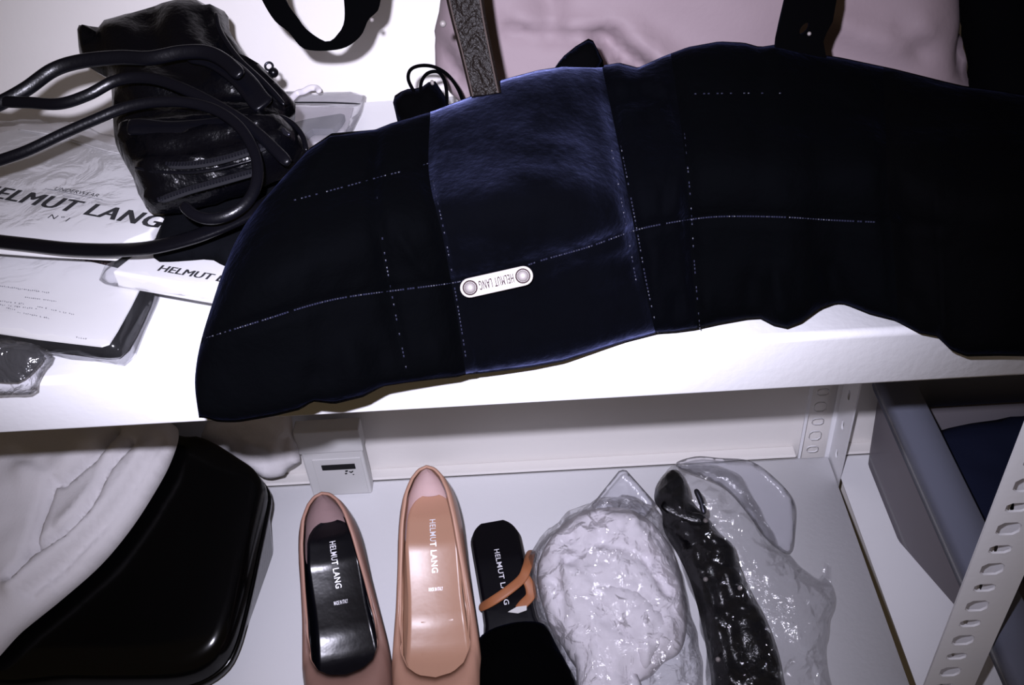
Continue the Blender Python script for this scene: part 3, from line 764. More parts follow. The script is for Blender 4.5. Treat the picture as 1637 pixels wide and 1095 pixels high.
# ------------------------------------------------------------------ black leather bag
def leather_bag():
    root = thing('leather_bag', 'black leather zipped shoulder bag with long straps lying on white packets', 'bag')
    o = PZ(310, 190, 1.075); n = Vector((0, -.45, .9)).normalized()
    folds = [([(160, 60), (170, 110), (200, 180)], 14, -.008), ([(330, 40), (360, 100), (430, 160)], 14, -.006), ([(365, 60), (400, 110), (455, 165)], 10, .006), ([(250, 60), (270, 120), (330, 150)], 26, -.008), ([(150, 55), (158, 88), (190, 118)], 7, .005),
             ([(185, 180), (300, 185), (430, 178)], 12, -.010)]
    body = inflate('body', [(125, 62), (136, 52), (152, 50), (250, 23), (300, 10), (345, 12), (364, 24), (366, 46), (378, 68), (402, 100), (425, 112), (445, 135), (470, 162), (474, 176), (462, 188), (470, 215), (450, 255), (400, 290), (330, 318), (262, 335), (240, 332), (222, 312), (212, 282), (198, 258), (184, 226), (180, 180), (176, 130), (160, 118), (132, 98)],
                   o, n, .022, .030, .030, M['leather'], root, res=.0055, amp=.0016, freq=45, folds=folds, zmin=1.0405)
    o2 = o+n*.010
    inflate('pocket', [(196, 205), (215, 198), (300, 190), (400, 182), (440, 186), (466, 196), (484, 218), (492, 240), (478, 262), (440, 290), (380, 312), (300, 336), (250, 342), (232, 330), (222, 300), (205, 270), (190, 235)],
            o2, n, .020, .012, .02, M['leather'], root, res=.0048, amp=.0009, freq=60, zmin=1.042,
            folds=[([(210, 245), (260, 243), (330, 236), (420, 214)], 6, -.006), ([(215, 262), (280, 258), (360, 242), (450, 222)], 7, .005), ([(215, 268), (290, 276), (360, 270), (450, 240)], 5, -.005), ([(235, 300), (300, 295), (380, 278), (470, 245)], 8, .006), ([(240, 318), (320, 300), (420, 272)], 5, -.005), ([(205, 215), (330, 212), (400, 200)], 5, -.003)])
    oz = o+n*.031
    def zipper(a_line):
        P = resample(catmull([PP(a, b, oz, n) for a, b in a_line], 8), .0016)
        tp = tube('zip', P, .0052, .0014, M['zip_tape'], root, n=8, upv=n, raw=True)
        VV, FF = [], []
        for i in range(len(P)-1):
            d = (P[i+1]-P[i]).normalized(); s = d.cross(n); c = P[i]+n*.0012
            k = len(VV)
            for du, ds, dn in [(a, b, c2) for a in (-1, 1) for b in (-1, 1) for c2 in (-1, 1)]: VV.append(c+d*(du*.0005)+s*(ds*.0009)+n*(dn*.0006))
            FF += [(k, k+1, k+3, k+2), (k+4, k+6, k+7, k+5), (k, k+4, k+5, k+1), (k+2, k+3, k+7, k+6), (k, k+2, k+6, k+4), (k+1, k+5, k+7, k+3)]
        tag(mesh('zip_teeth', VV, FF, M['zip'], tp, smooth=False), kind='stuff')
    zipper([(255, 321), (300, 305), (350, 291), (410, 274)])
    zipper([(268, 264), (310, 263), (360, 254), (430, 232)])
    tube('flap_band', [PP(a, b, oz-n*.003, n) for a, b in ((204, 204), (225, 203), (265, 207), (310, 205), (360, 199), (402, 193))], .0105, .004, M['strap'], root, n=12, upv=n)
    tube('flap_piping', [PP(a, b, oz-n*.002, n) for a, b in ((216, 268), (250, 274), (300, 276), (350, 270), (410, 254))], .0018, .002, M['strap'], root, n=8)
    o3 = o+n*.026
    tube('handle_base', [PP(a, b, o3, n) for a, b in ((300, 86), (335, 92), (365, 108), (392, 132), (412, 158), (424, 170))], .0125, .0035, M['strap'], root, n=12, upv=n)
    tube('edge_piping', [PP(a, b, o3-n*.006, n) for a, b in ((345, 20), (352, 50), (380, 92), (420, 130), (455, 168))], .003, .003, M['strap'], root, n=8)
    kn = PP(430, 106, o-n*.002, n)
    tube('side_ring', [kn+RT*(.0022*math.cos(a))+UP*(.0022*math.sin(a)) for a in [2*math.pi*k/12 for k in range(12)]], .0014, .0014, M['zip'], root, n=8, closed=True)
    bm = bmesh.new(); bmesh.ops.create_uvsphere(bm, u_segments=14, v_segments=10, radius=.003, matrix=Matrix.Translation(PP(437, 116, o-n*.004, n)))
    me = bpy.data.meshes.new('side_knob'); bm.to_mesh(me); bm.free(); link('side_knob', me, M['strap'], root)
    # zip puller with shiny end at the right
    zp = PP(456, 212, oz, n)
    tube('zip_puller', [PP(452, 205, oz, n), zp, PP(464, 216, oz, n)], .0026, .002, M['zip'], root, n=8)
    tube('end_piping', [PP(a, b, o2+n*.008, n) for a, b in ((410, 193), (440, 186), (466, 196), (484, 218), (490, 242))], .003, .003, M['strap'], root, n=8)
    os_ = o+n*.036
    S1 = [(-60, 190), (0, 165), (42, 142), (85, 112), (130, 98), (190, 92), (240, 93), (290, 84), (330, 84), (360, 98), (385, 122)]
    S2 = [(-60, 155), (0, 162), (45, 164), (95, 166), (140, 152), (180, 131), (215, 124), (255, 128), (300, 145), (340, 165), (385, 192), (425, 225), (462, 262)]
    S3 = [(-60, 275), (0, 256), (45, 240), (100, 214), (150, 192), (200, 172), (250, 163), (300, 164), (345, 176), (380, 200), (402, 232), (412, 266), (408, 300), (392, 326), (365, 344), (335, 350), (310, 343), (292, 326)]
    tube('strap', [PP(a, b, os_, n) for a, b in S1], .0078, .0042, M['strap'], root, n=12, sub=8)
    tube('strap', [PP(a, b, os_, n) for a, b in S2], .0062, .0042, M['strap'], root, n=12, sub=8)
    tube('strap', [PP(a, b, os_+n*.003, n) for a, b in S3], .0058, .0045, M['strap'], root, n=12, sub=8)
    S4 = [(-60, 378, 1.0425), (0, 386, 1.0425), (45, 391, 1.0425), (110, 398, 1.0425), (180, 400, 1.044), (240, 396, 1.05), (300, 382, 1.054), (360, 360, 1.058), (410, 335, 1.064), (450, 308, 1.072)]
    tube('strap', [PZ(*p) for p in S4], .0082, .004, M['strap'], root, n=12, sub=8, upv=(0, -.3, 1))
leather_bag()

# ------------------------------------------------------------------ lower shelf, left
def case():
    root = thing('hard_case', 'glossy black hard case with rounded corners under white cloth on lower shelf', 'case')
    zt = .715
    out = [(290, 688), (320, 690), (345, 700), (380, 722), (408, 742), (420, 765), (416, 795), (402, 860), (390, 915), (378, 965), (366, 1005), (350, 1035), (322, 1058), (285, 1072), (230, 1078), (100, 1078), (-60, 1070), (-160, 900), (-160, 700), (0, 640), (200, 650)]
    o_ = PZ(290, 688, .70); n_ = Vector((0, -.34, 1)).normalized()
    P = resample(catmull([PP(a, b, o_, n_) for a, b in out], 6, True), .006, True)
    for p in P: p.y = min(p.y, .296)
    C = sum(P, Vector())/len(P)
    V = []; Fs = []; n = len(P)
    prof = [(.0, .004), (.35, .004), (.8, .0035), (.93, .002), (.965, 0.0), (.985, -.004), (.995, -.010), (1.0, -.014), (1.001, -.024)]
    for s, dz in prof:
        for p in P: q = C+(p-C)*s; V.append(Vector((q.x, q.y, q.z+dz-.002)))
    for k in range(len(prof)-1):
        for i in range(n): Fs.append((k*n+i, k*n+(i+1) % n, (k+1)*n+(i+1) % n, (k+1)*n+i))
    mesh('lid', V[n:], [tuple(x-n for x in f) for f in Fs if min(f) >= n]+[tuple(range(n))], M['black_gloss'], root)
    n = len(P)
    for nm, prof2 in (('rim', ((1.0, -.0235), (1.010, -.0235), (1.012, -.026), (1.010, -.030), (.99, -.030))), ('body', ((.99, -.030), (.985, -.034), (.93, None)))):
        V = []
        for s_, dz in prof2:
            for p in P: q = C+(p-C)*s_; V.append(Vector((q.x, min(q.y, .297), q.z+dz if dz is not None else S+.0008)))
        K = len(prof2)
        mesh(nm, V, [(k*n+i, k*n+(i+1) % n, (k+1)*n+(i+1) % n, (k+1)*n+i) for k in range(K-1) for i in range(n)]+([tuple((K-1)*n+i for i in range(n))] if nm == 'body' else []), M['black_gloss'], root)
    return root
case()
# white cloth over the case
c = inflate('draped_cloth', [(-120, 655), (60, 640), (200, 640), (265, 672), (286, 692), (272, 742), (240, 800), (205, 852), (160, 905), (100, 958), (38, 1008), (-60, 1090), (-160, 1000)], PP(120, 800, PZ(290, 688, .712), (0, -.34, 1)), (0, -.34, 1), .022, .010, .03, M['fabric_white'],
            None, res=.004, amp=.003, freq=26, zmin=S+.002, ymax=.297,
            folds=[([(222, 722), (191, 763), (165, 815), (130, 858), (65, 897)], 6, -.013), ([(205, 740), (172, 800), (120, 850)], 14, .006), ([(200, 702), (173, 737), (121, 783), (100, 786), (82, 837), (65, 897), (38, 935)], 6, -.014), ([(160, 710), (110, 760), (60, 770)], 18, .005), ([(245, 735), (190, 820), (100, 900), (40, 950)], 14, .007), ([(150, 740), (120, 770), (38, 740)], 8, -.003), ([(262, 720), (215, 800), (150, 880), (60, 960)], 7, -.008)])
tag(c, 'white cotton cloth in loose folds over the black hard case', 'cloth')
c = inflate('crumpled_cloth', [(330, 676), (400, 655), (464, 655), (470, 690), (476, 716), (481, 737), (470, 745), (460, 750), (455, 760), (440, 764), (428, 766), (412, 758), (392, 742), (350, 722), (320, 700)], PY(430, 720, .276), (0, -.9, .45), .010, .012, .014, M['fabric_white'], None, res=.0045, amp=.002, freq=60,
            folds=[([(455, 700), (456, 730), (458, 750)], 5, -.004), ([(400, 700), (440, 712)], 8, .003), ([(380, 720), (430, 750)], 8, .003)], zmin=S+.001, ymax=.2985, smooth_outline=False)
tag(c, 'small white crumpled cloth by the wall, behind the black hard case', 'cloth')

def carton():
    root = thing('carton', 'small white box with a dark label strip at the back of the lower shelf', 'box')
    y = .280
    a = PY(494, 772, y); b_ = PY(590, 767, y)
    x0, x1 = a.x, b_.x
    body = box('body', (x0, y, S+.0005), (x1, .2955, S+.092), M['paper'], root, bev=.002)
    zt = lambda py: PY(545, py, y).z
    box('lid', (x0-.0015, y-.0015, zt(722)), (x1+.0015, .2955, S+.0935), M['paper'], root, bev=.0015)
    ix0, ix1 = PY(503, 750, y).x, PY(580, 746, y).x
    fr = box('label_panel', (ix0, y-.0012, S+.004), (ix1, y-.0001, zt(732)), M['paper'], root, bev=.0004)
    la, lb = PY(515, 750, y-.002), PY(568, 747, y-.002)
    box('label_strip', (la.x, y-.0022, lb.z-.002), (lb.x, y-.001, lb.z+.0045), M['ink'], root)
    scribble_v, scribble_f = [], []
    for k in range(7):
        px = random.uniform(552, 566); pz = random.uniform(752, 760)
        p = PY(px, pz, y-.0016); s = random.uniform(.0006, .0013)
        n0 = len(scribble_v); scribble_v += [p+Vector((-s, 0, -s)), p+Vector((s, 0, -s*.6)), p+Vector((s, 0, s)), p+Vector((-s, 0, s*.7))]; scribble_f.append((n0, n0+1, n0+2, n0+3))
    tag(mesh('fine_print', scribble_v, scribble_f, M['ink'], root, smooth=False, fix=False), kind='stuff')
carton()

# ------------------------------------------------------------------ shoes
def pump(name, label, heel_px, toe_px, hz0, mats, zh=.100, L=None, text=True, wscale=1.0, sc=1.0):
    outer, edge, lin, ins, _ = mats
    root = thing(name, label, 'shoe')
    H = PZ(heel_px[0], heel_px[1], S+zh); T_ = PZ(toe_px[0], toe_px[1], S+.03)
    H.z = T_.z = S+.001
    d = (T_-H); Lo = d.length; d.normalize()
    L = Lo/.66
    side = Vector((0, 0, 1)).cross(d)*-1
    side = d.cross(Vector((0, 0, 1)))*-1
    if side.x < 0: side = -side
    root.location = H
    def W(s, lat, h): return Vector(d*(s*L)+side*lat+Vector((0, 0, h)))
    base = lambda s: np.interp(s, [0, .1, .2, .3, .42, .52, .62, .72, 1.0], [hz0, hz0*.97, hz0*.85, hz0*.61, hz0*.30, hz0*.15, .010, .008, .011])
    wl = lambda s: wscale*np.interp(s, [0, .006, .018, .035, .065, .10, .2, .35, .5, .62, .72, .82, .9, .96, 1.0], [.004, .0095, .0140, .0178, .0215, .0236, .0262, .0265, .0298, .0335, .0346, .0310, .0230, .0150, .006])
    # closed loops: angle parameter k = 0..N, 0 = toe centre, going right side -> heel -> left side
    N = 72
    def loop(fs, fl, fh):
        return [(fs(2*math.pi*k/N), fl(2*math.pi*k/N), fh(2*math.pi*k/N)) for k in range(N)]
    def s_of(A, s0, s1):   # A = 0 toe (s1) ; pi heel (s0)
        return s0+(s1-s0)*(0.5+0.5*math.cos(A))
    sole = []; rim = []
    for k in range(N):
        A = 2*math.pi*k/N; sg = math.sin(A)
        s = s_of(A, 0.0, 1.0); sgn = 1 if sg >= 0 else -1
        if k in (0, N//2): latv = 0
        else: latv = sgn*wl(s)
        sole.append((s, latv, float(base(s))))
        s2 = s_of(A, -.012, .665)
        # opening outline: rounded at heel, widest at the waist, rounded U over the vamp
        q = (s2+.012)/.677
        wo = wscale*np.interp(q, [0, .02, .07, .16, .3, .5, .7, .85, .93, .98, 1.0], [.0, .0070, .0128, .0182, .0226, .0268, .0302, .0298, .0248, .0148, 0.0])
        hr = float(base(max(0, s2)))+np.interp(q, [0, .15, .35, .6, .85, 1.0], [.038, .036, .031, .028, .027, .026])
        rim.append((s2, sgn*wo if k not in (0, N//2) else 0, hr))
    R_ = 9
    V = []
    for r in range(R_+1):
        t = r/R_
        for k in range(N):
            a, b = sole[k], rim[k]
            bul = math.sin(math.pi*t)**.8
            A = 2*math.pi*k/N
            front = max(0, math.cos(A))
            s = a[0]+(b[0]-a[0])*t; lat = a[1]+(b[1]-a[1])*t; h = a[2]+(b[2]-a[2])*t
            # outward swelling
            lat += math.copysign(.0032*bul*(0.4+.8*abs(math.sin(A))), math.sin(A)) if k not in (0, N//2) else 0
            s += (-.012*bul if math.cos(A) < -.6 else 0)*(-math.cos(A))
            h += .017*bul*front**1.5
            V.append(W(s, lat, h))
    Fs = [(r*N+k, r*N+(k+1) % N, (r+1)*N+(k+1) % N, (r+1)*N+k) for r in range(R_) for k in range(N)]
    o = mesh('upper', V, Fs, outer, root); solid(o, .0016, 1)
    tube('topline', [W(a, b, c) for a, b, c in rim], .0026, .0026, edge, root, n=8, closed=True, raw=True, upv=(0, 0, 1))
    # lining: a second wall just inside the upper, heel part only
    Vl = []
    ks = [k for k in range(N) if True]
    for r in range(R_+1):
        t = r/R_
        for k in ks:
            a, b = sole[k], rim[k]; A = 2*math.pi*k/N
            bul = math.sin(math.pi*t)**.8
            s = a[0]+(b[0]-a[0])*t; lat = (a[1]+(b[1]-a[1])*t); h = a[2]+(b[2]-a[2])*t+.0006
            lat += math.copysign(.0032*bul*(0.4+.8*abs(math.sin(A))), math.sin(A)) if k not in (0, N//2) else 0
            s += (-.012*bul if math.cos(A) < -.6 else 0)*(-math.cos(A))
            h += .017*bul*max(0, math.cos(A))**1.5
            lat *= (1-.0022/max(.008, abs(lat))) if abs(lat) > .0022 else 0
            s += .009*(-math.cos(A)) if math.cos(A) < -.5 else 0
            h -= .002 if math.cos(A) > 0 else .0005
            Vl.append(W(s, lat, h))
    heel_part = lambda f: math.cos(2*math.pi*((f[0] % N)+.5)/N) < -.62
    mesh('heel_lining', Vl, [f for f in Fs if heel_part(f)], lin, root)
    mesh('side_lining', Vl, [f for f in Fs if not heel_part(f)], ins, root)
    # insole
    NS, NL = 44, 14
    def ins_pt(s, f):   # f in -1..1
        wd = max(.001, wl(s)-.0024)
        return W(s, wd*f, float(base(s))+.0035+.0022*f*f)
    Vi = [ins_pt(.008+(.90-.008)*(i/NS)**1.5, -1+2*j/NL) for i in range(NS+1) for j in range(NL+1)]
    Fi = [(i*(NL+1)+j, i*(NL+1)+j+1, (i+1)*(NL+1)+j+1, (i+1)*(NL+1)+j) for i in range(NS) for j in range(NL)]
    ino = mesh('insole', Vi, Fi, ins, root); solid(ino, .002, 0)
    # sock pad edge on the insole: slightly raised inner panel
    Vp = [ins_pt(.05+(.66-.05)*i/24, (-1+2*j/8)*(.80-.12*i/24))+Vector((0, 0, .0010*(1 if 0 < i < 24 and 0 < j < 8 else -.2))) for i in range(25) for j in range(9)]
    Fp = [(i*9+j, i*9+j+1, (i+1)*9+j+1, (i+1)*9+j) for i in range(24) for j in range(8)]
    mesh('insole_pad', Vp, Fp, ins, root)
    # lettering running from heel to toe, and the line across
    v, f, w = text2d('HELMUT LANG', .012, 1.1)
    s0, s1 = .115, .285
    def mp(a, b, s0, s1, f0, hh, w):  # along the sole, letters' tops to the right
        s = s0+(s1-s0)*a/w
        wd = wl(s)-.003
        return ins_pt(s, f0+hh*b/.73/wd*1.0)+Vector((0, 0, .0026))
    mesh('lettering', [mp(a, b, s0, s1, -.06, .0052, w) for a, b in v], [tuple(x) for x in f], M['silver_print'], root, smooth=False, fix=False)
    v, f, w = text2d('MADE IN ITALY', .012, 1.05)
    mesh('lettering', [ins_pt(.335-.0024*b/.73/L, -.22+.52*a/w)+Vector((0, 0, .0026)) for a, b in v], f, M['silver_print'], root, smooth=False, fix=False)
    # outsole and heel
    V_, F_ = [], []
    for i in range(41):
        q = .5-.5*math.cos(math.pi*i/40)
        for f_ in (-1, -.4, .4, 1):
            for dh in (.0, -.005): V_.append(W(q, wl(q)*.97*f_, max(0, float(base(q))+dh)))
    for i in range(40):
        for j in range(3):
            k = i*8+j*2
            F_ += [(k, k+2, k+10, k+8), (k+1, k+9, k+11, k+3)]
        F_ += [(i*8, i*8+8, i*8+9, i*8+1), (i*8+6, i*8+7, i*8+15, i*8+14)]
    F_ += [(0, 1, 3, 2), (2, 3, 5, 4), (4, 5, 7, 6)]+[(320+x, 320+y, 320+z, 320+w_) for x, y, z, w_ in ((0, 2, 3, 1), (2, 4, 5, 3), (4, 6, 7, 5))]
    mesh('outsole', V_, F_, M['sole'], root, smooth=False)
    rings = []
    for t in (0, .15, .4, .7, 1.0):
        rr = .019*(1-t)+.0075*t-.004*math.sin(math.pi*t)
        rings.append([W(.075+.02*(1-t), 0, 0)+Vector(side*(rr*math.cos(a))+d*(rr*1.05*math.sin(a))+Vector((0, 0, (hz0*.93-.004)*(1-t)))) for a in [2*math.pi*k/16 for k in range(16)]])
    Vh = [p for r in rings for p in r]
    Fh = [(r*16+k, r*16+(k+1) % 16, (r+1)*16+(k+1) % 16, (r+1)*16+k) for r in range(4) for k in range(16)]+[tuple(range(16)), tuple(64+k for k in range(16))]
    mesh('heel', Vh, Fh, outer, root)
    return root
pump('pump_shoe', 'brown leather pump with glossy black insole, leftmost shoe beside the case', (515, 793), (556, 1086), .074, (M['pump_brown'], M['topline_brown'], M['lining'], M['insole_black'], None), zh=.112, wscale=.95)
pump('pump_shoe', 'tan leather pump with tan insole, between brown pump and black mule', (682, 751), (698, 1090), .074, (M['pump_tan'], M['topline_tan'], M['lining_pale'], M['insole_tan'], None), zh=.112, wscale=.97)

def mule():
    root = thing('mule_shoe', 'black open-back mule with velvet vamp and brown elastic band', 'shoe')
    H = PZ(786, 831, S+.045); T_ = PZ(838, 1100, S+.03)
    d = T_-H; d.z = 0; d.normalize(); L = .215
    side = d.cross(Vector((0, 0, 1)));  side = side if side.x > 0 else -side
    root.location = (H.x, H.y, S+.001)
    def W(s, lat, h): return d*(s*L)+side*lat+Vector((0, 0, h))
    base = lambda s: float(np.interp(s, [0, .2, .4, .55, .7, 1], [.040, .038, .026, .014, .009, .010]))
    wl = lambda s: float(np.interp(s, [0, .005, .02, .06, .11, .34, .45, .6, .72, .85, .95, 1.0], [.001, .0068, .0137, .0208, .0235, .0234, .0240, .030, .036, .032, .020, .004]))
    wl0 = wl; r_ = .0213
    def wl(s): return max(.0008, math.sqrt(max(0, r_*r_-(r_-s*L)**2))) if s*L < r_ else max(r_, wl0(s)-.0022) if s < .45 else wl0(s)-.0022*max(0, 1-(s-.45)/.1)
    NS, NL = 50, 12
    def pt(s, f, dh=0): return W(s, wl(s)*f, base(s)+dh+.0012*f*f)
    def slab(nm, s0, s1, h0, h1, k, mt, ns=NS):
        V = []
        for h in (h0, h1):
            V += [W(s0+(s1-s0)*(.5-.5*math.cos(math.pi*i/ns)), wl(s0+(s1-s0)*(.5-.5*math.cos(math.pi*i/ns)))*k*(-1+2*j/NL), max(0, base(s0+(s1-s0)*(.5-.5*math.cos(math.pi*i/ns)))+h)) for i in range(ns+1) for j in range(NL+1)]
        n = (ns+1)*(NL+1); Fs = []
        for i in range(ns):
            for j in range(NL):
                a = i*(NL+1)+j; q = (a, a+1, a+NL+2, a+NL+1); Fs.append(q); Fs.append(tuple(x+n for x in reversed(q)))
        bd = [j for j in range(NL+1)]+[i*(NL+1)+NL for i in range(1, ns+1)]+[ns*(NL+1)+j for j in range(NL-1, -1, -1)]+[i*(NL+1) for i in range(ns-1, 0, -1)]
        for a, b in zip(bd, bd[1:]+bd[:1]): Fs.append((a, b, b+n, a+n))
        return mesh(nm, V, Fs, mt, root)
    bevel(slab('sole', 0, 1, -.008, .0005, 1.06, M['sole']), .001)
    slab('insole', .012, .95, .0005, .0045, .98, M['insole_black'])
    # heel block
    hb = []
    for t in (0, 1):
        for k in range(20):
            a = 2*math.pi*k/20
            hb.append(W(.11, 0, 0)+side*(.019*math.cos(a))+d*(.021*math.sin(a))+Vector((0, 0, .034*(1-t))))
    mesh('heel', hb, [(k, (k+1) % 20, 20+(k+1) % 20, 20+k) for k in range(20)]+[tuple(range(20)), tuple(20+k for k in range(20))], M['sole'], root)
    # vamp: arched velvet cover
    V = []; NA = 18; NB = 22
    for i in range(NB+1):
        s = .50+(1.0-.50)*i/NB
        top = .030*math.sin(math.pi*min(1, (1-(i/NB)**2.2*.85)))**.5 if False else np.interp(i/NB, [0, .3, .7, 1], [.020, .034, .028, .004])
        wd = wl(s)+.0045 if s < .97 else wl(s)+.002
        wd += .010*max(0, (s-.56))*1.3
        for j in range(NA+1):
            A = math.pi*j/NA
            V.append(W(s, -wd*math.cos(A)**1 if True else 0, base(s)-.003+(top+.003)*math.sin(A)**.75))
    Fs = [(i*(NA+1)+j, i*(NA+1)+j+1, (i+1)*(NA+1)+j+1, (i+1)*(NA+1)+j) for i in range(NB) for j in range(NA)]
    o = mesh('vamp', V, Fs, M['velvet_plain'], root); solid(o, .0018, 0)
    v, f, w = text2d('HELMUT LANG', .012, 1.1)
    def mp(a, b):
        s = .155+.235*a/w
        return W(s, -.003+.0046*b/.73, base(s)+.0050)
    mesh('lettering', [mp(a, b) for a, b in v], f, M['silver_print'], root, smooth=False, fix=False)
    # brown elastic band crossing the insole
    loc = Vector(root.location)
    band = [PZ(a, b, z)-loc for a, b, z in ((766, 972, S+.028), (785, 962, S+.040), (812, 944, S+.046), (834, 925, S+.048), (842, 908, S+.050), (846, 893, S+.046), (850, 880, S+.036))]
    tube('elastic_band', band, .0085, .0022, M['elastic'], root, n=10, upv=(0, -.3, 1))
    band = [PZ(a, b, z)-loc for a, b, z in ((838, 920, S+.048), (846, 935, S+.044), (848, 952, S+.040), (836, 966, S+.038), (828, 976, S+.036))]
    tube('elastic_band', band, .0085, .0020, M['elastic'], root, n=10, upv=(0, -.3, 1))
    tg = [PZ(a, b, S+.040)-loc for a, b in ((812, 978), (826, 970), (842, 968), (842, 975), (828, 980))]
    prism('tag', tg, (0, 0, -.0006), M['paper'], root)
mule()

# ------------------------------------------------------------------ plastic bags with contents
def tissue_bag():
    root = thing('clear_bag', 'clear crinkled plastic bag stuffed with white tissue paper beside black mule', 'bag')
    n = Vector((0, -.35, .93)); o = PZ(980, 940, S+.035)
    inflate('film', [(848, 890), (868, 858), (905, 822), (950, 802), (1000, 797), (1045, 812), (1066, 850), (1082, 900), (1098, 950), (1112, 1010), (1122, 1090), (1120, 1140), (930, 1140), (905, 1080), (880, 1020), (862, 985), (848, 940)], o, n, .040, .03, .045, M['film_bag'], root, res=.005, amp=.003, freq=55, ridged=.005, zmin=S+.0008, amp_edge=.003, flat=True, jit=.4)
    fl2 = [(945, 808), (990, 752), (1000, 750), (1050, 806), (1030, 830), (960, 830)]
    inflate('bag_corner', fl2, PZ(1000, 800, S+.05), (0, -.6, .8), .0022, .0015, .01, M['film_haze'], root, res=.004, amp=.001, freq=90, smooth_outline=False, zmin=S+.001)
    o2 = PZ(980, 950, S+.03)
    inflate('tissue_wad', [(858, 920), (866, 885), (890, 848), (925, 822), (965, 812), (1010, 816), (1045, 838), (1075, 880), (1092, 935), (1098, 990), (1088, 1040), (1060, 1060), (1030, 1090), (960, 1110), (915, 1060), (885, 1005), (866, 965)], o2-n*.006, n, .024, .02, .03, M['tissue'], root, res=.0035, amp=.0035, freq=60, ridged=.0042, zmin=S+.0015,
            folds=[([(905, 905), (960, 880), (1020, 895), (1075, 960)], 10, -.008), ([(880, 880), (940, 838), (1010, 840)], 10, .006), ([(1010, 850), (1060, 910), (1085, 980)], 9, .006), ([(1030, 900), (1060, 960)], 7, -.005), ([(890, 930), (900, 990)], 8, -.005)])
    inflate('tissue_sheet', [(918, 935), (935, 940), (958, 965), (985, 1010), (1012, 1060), (1030, 1140), (935, 1140), (920, 1060), (912, 990)], o2+n*.006, n, .008, .008, .016, M['tissue'], root, res=.004, amp=.002, freq=60, ridged=.004, zmin=S+.002,
            folds=[([(932, 945), (945, 1010), (965, 1095)], 7, .005), ([(950, 970), (985, 1040), (1000, 1095)], 6, -.004)])
    inflate('tissue_sheet', [(925, 940), (965, 935), (1010, 940), (1045, 965), (1070, 1000), (1056, 1040), (1030, 1075), (1005, 1040), (975, 1000), (945, 965)], o2+n*.004, n, .018, .012, .014, M['tissue'], root, res=.004, amp=.003, freq=55, ridged=.004, zmin=S+.002)
    inflate('tissue_sheet', [(870, 960), (905, 930), (925, 965), (922, 1020), (930, 1060), (905, 1040), (880, 1005)], o2-n*.006, n, .012, .010, .012, M['tissue'], root, res=.0045, amp=.002, freq=60, ridged=.003, zmin=S+.002)
tissue_bag()

def boots_bag():
    root = thing('clear_bag', 'clear plastic bag holding shiny black strappy boots, right end of lower shelf', 'bag')
    n = Vector((-.1, -.5, .85)); o = PZ(1150, 920, S+.045)
    inflate('boot', [(1046, 800), (1050, 775), (1066, 754), (1085, 752), (1098, 775), (1106, 800), (1130, 826), (1148, 850), (1172, 872), (1182, 905), (1200, 945), (1222, 985), (1240, 1030), (1252, 1080), (1255, 1140), (1150, 1140), (1135, 1070), (1122, 1000), (1105, 935), (1085, 890), (1062, 850), (1058, 820)], o, n, .024, .022, .022, M['leather'], root, res=.0042, amp=.004, freq=55, zmin=S+.002,
            folds=[([(1062, 845), (1105, 838), (1140, 835)], 8, -.008), ([(1095, 880), (1130, 868), (1172, 872)], 7, .007), ([(1100, 925), (1150, 905), (1185, 910)], 7, -.006), ([(1140, 990), (1190, 975), (1220, 980)], 7, .006), ([(1100, 800), (1120, 860), (1150, 960), (1180, 1080)], 9, -.006), ([(1080, 770), (1060, 800)], 8, -.006)])
    b2 = [PP(a, b, o+n*.020, n) for a, b in ((1058, 805), (1080, 818), (1105, 828), (1125, 830))]
    tube('ankle_strap', b2, .010, .004, M['leather'], root, n=10, upv=n)
    z = [PP(a, b, o+n*.020, n) for a, b in ((1112, 782), (1120, 800), (1126, 822))]
    tube('zip', z, .005, .003, M['zip'], root, n=8, upv=n)
    for (a, b) in ((1128, 832), (1128, 926), (1183, 940), (1148, 1054)):
        bm = bmesh.new(); bmesh.ops.create_uvsphere(bm, u_segments=12, v_segments=8, radius=.0021, matrix=Matrix.Translation(PP(a, b, o+n*.026, n)))
        me = bpy.data.meshes.new('stud'); bm.to_mesh(me); bm.free(); link('stud', me, M['nickel'], root)
    inflate('film', [(1048, 800), (1060, 760), (1078, 742), (1110, 740), (1150, 745), (1185, 760), (1205, 800), (1225, 840), (1250, 875), (1285, 910), (1312, 925), (1318, 900), (1326, 905), (1332, 950), (1326, 1000), (1320, 1060), (1318, 1140), (1140, 1140), (1130, 1060), (1112, 970), (1082, 880)], o+n*.004, n, .034, .034, .035, M['film_dark'], root, res=.005, amp=.003, freq=60, ridged=.0055, zmin=S+.0008, amp_edge=.003, flat=True, jit=.4)
    inflate('bag_flap', [(1080, 745), (1110, 730), (1150, 732), (1200, 737), (1240, 765), (1268, 800), (1270, 845), (1262, 885), (1225, 862), (1190, 815), (1150, 775)], PZ(1190, 790, S+.045), (0, -.5, .85), .004, .003, .012, M['film_haze'], root, res=.0045, amp=.002, freq=60, ridged=.0015, zmin=S+.001, ymax=.296)
boots_bag()

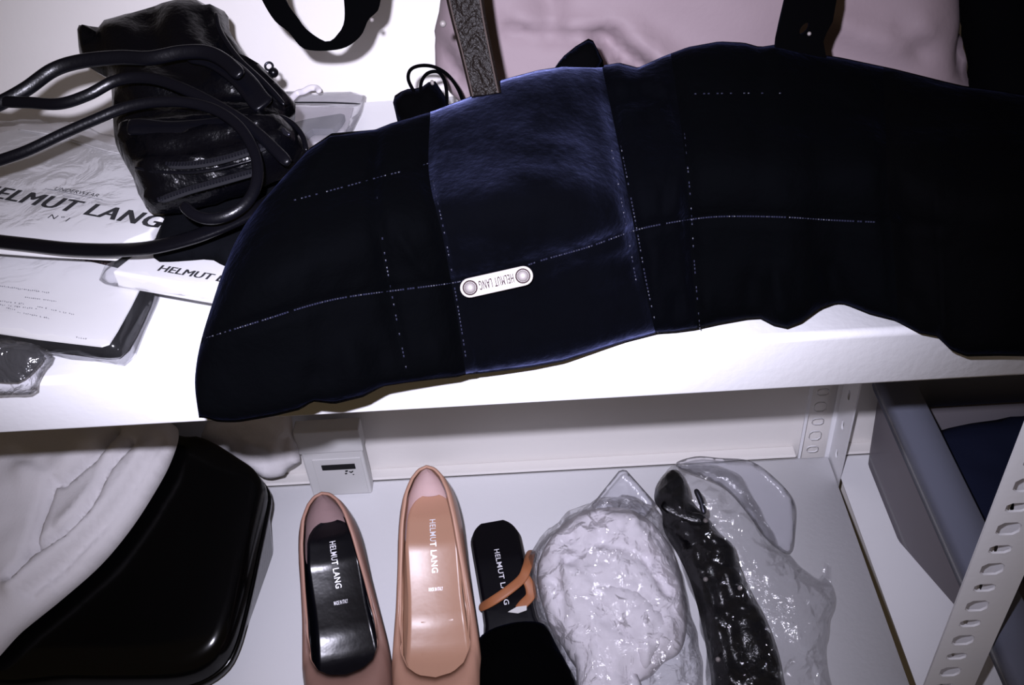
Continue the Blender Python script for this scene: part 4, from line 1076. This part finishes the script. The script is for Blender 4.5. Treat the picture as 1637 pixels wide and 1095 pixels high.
# ------------------------------------------------------------------ translucent bin on the next shelf
def storage_bin():
    root = thing('storage_bin', 'translucent grey plastic bin with wide rim on the right-hand shelf', 'bin')
    xb, yb0, yb1 = .332, .180, .292
    zt = S+.125
    lo = [(xb, yb0, S+.0012), (.62, yb0, S+.0012), (.62, yb1, S+.0012), (xb, yb1, S+.0012)]
    dx = .009
    hi = [(xb-dx, -.040, zt), (.64, -.040, zt), (.64, .292, zt), (xb-dx, .292, zt)]
    def ring(pts, r, z):
        out = []
        n = len(pts)
        for i in range(n):
            p = Vector(pts[i][:2]); a = Vector(pts[i-1][:2]); c = Vector(pts[(i+1) % n][:2])
            u1 = (a-p).normalized()*r; u2 = (c-p).normalized()*r
            for k in range(6):
                t = k/5; q = (p+u1)*(1-t)**2+2*t*(1-t)*p+(p+u2)*t*t
                out.append(Vector((q.x, q.y, z)))
        return out
    # body walls narrow towards the base
    R0 = ring(lo, .012, S+.0012); R1 = ring(hi, .016, zt)
    n = len(R0); V = []; K = 6
    for k in range(K+1): V += [a.lerp(b, k/K) for a, b in zip(R0, R1)]
    Fs = [(k*n+i, k*n+(i+1) % n, (k+1)*n+(i+1) % n, (k+1)*n+i) for k in range(K) for i in range(n)]+[tuple(range(n))]
    solid(mesh('body', V, Fs, M['bin'], root), .0015, 1)
    def rim_ring(off, z): return ring([(xb-dx-off, -.040-off, 0), (.64+off, -.040-off, 0), (.64+off, .292+min(off, .004), 0), (xb-dx-off, .292+min(off, .004), 0)], .018, z)
    prof = [(-.027, zt-.03), (-.024, zt), (-.022, zt+.003), (.004, zt+.004), (.006, zt), (.006, zt-.018)]
    V = []
    for off, z in prof: V += rim_ring(off, z)
    Fs = [(k*n+i, k*n+(i+1) % n, (k+1)*n+(i+1) % n, (k+1)*n+i) for k in range(len(prof)-1) for i in range(n)]
    solid(mesh('rim', V, Fs, M['rim'], root), .0015, 0)
    c = inflate('navy_contents', None, (0.48, .17, S+.05), (0, 0, 1), .02, .04, .05, M['navy_cloth'], None, res=.012, amp=.006, freq=25, zmin=S+.004,
                world_outline=[Vector((.372, .12, S+.05)), Vector((.60, .12, S+.05)), Vector((.60, .27, S+.05)), Vector((.372, .27, S+.05))])
    c.data.materials[0] = mat('navy_cloth_in_bin', (0.012, 0.015, 0.035), 0.9, 0.05)
    tag(c, 'dark navy cloth lying inside the translucent grey bin', 'cloth')
storage_bin()
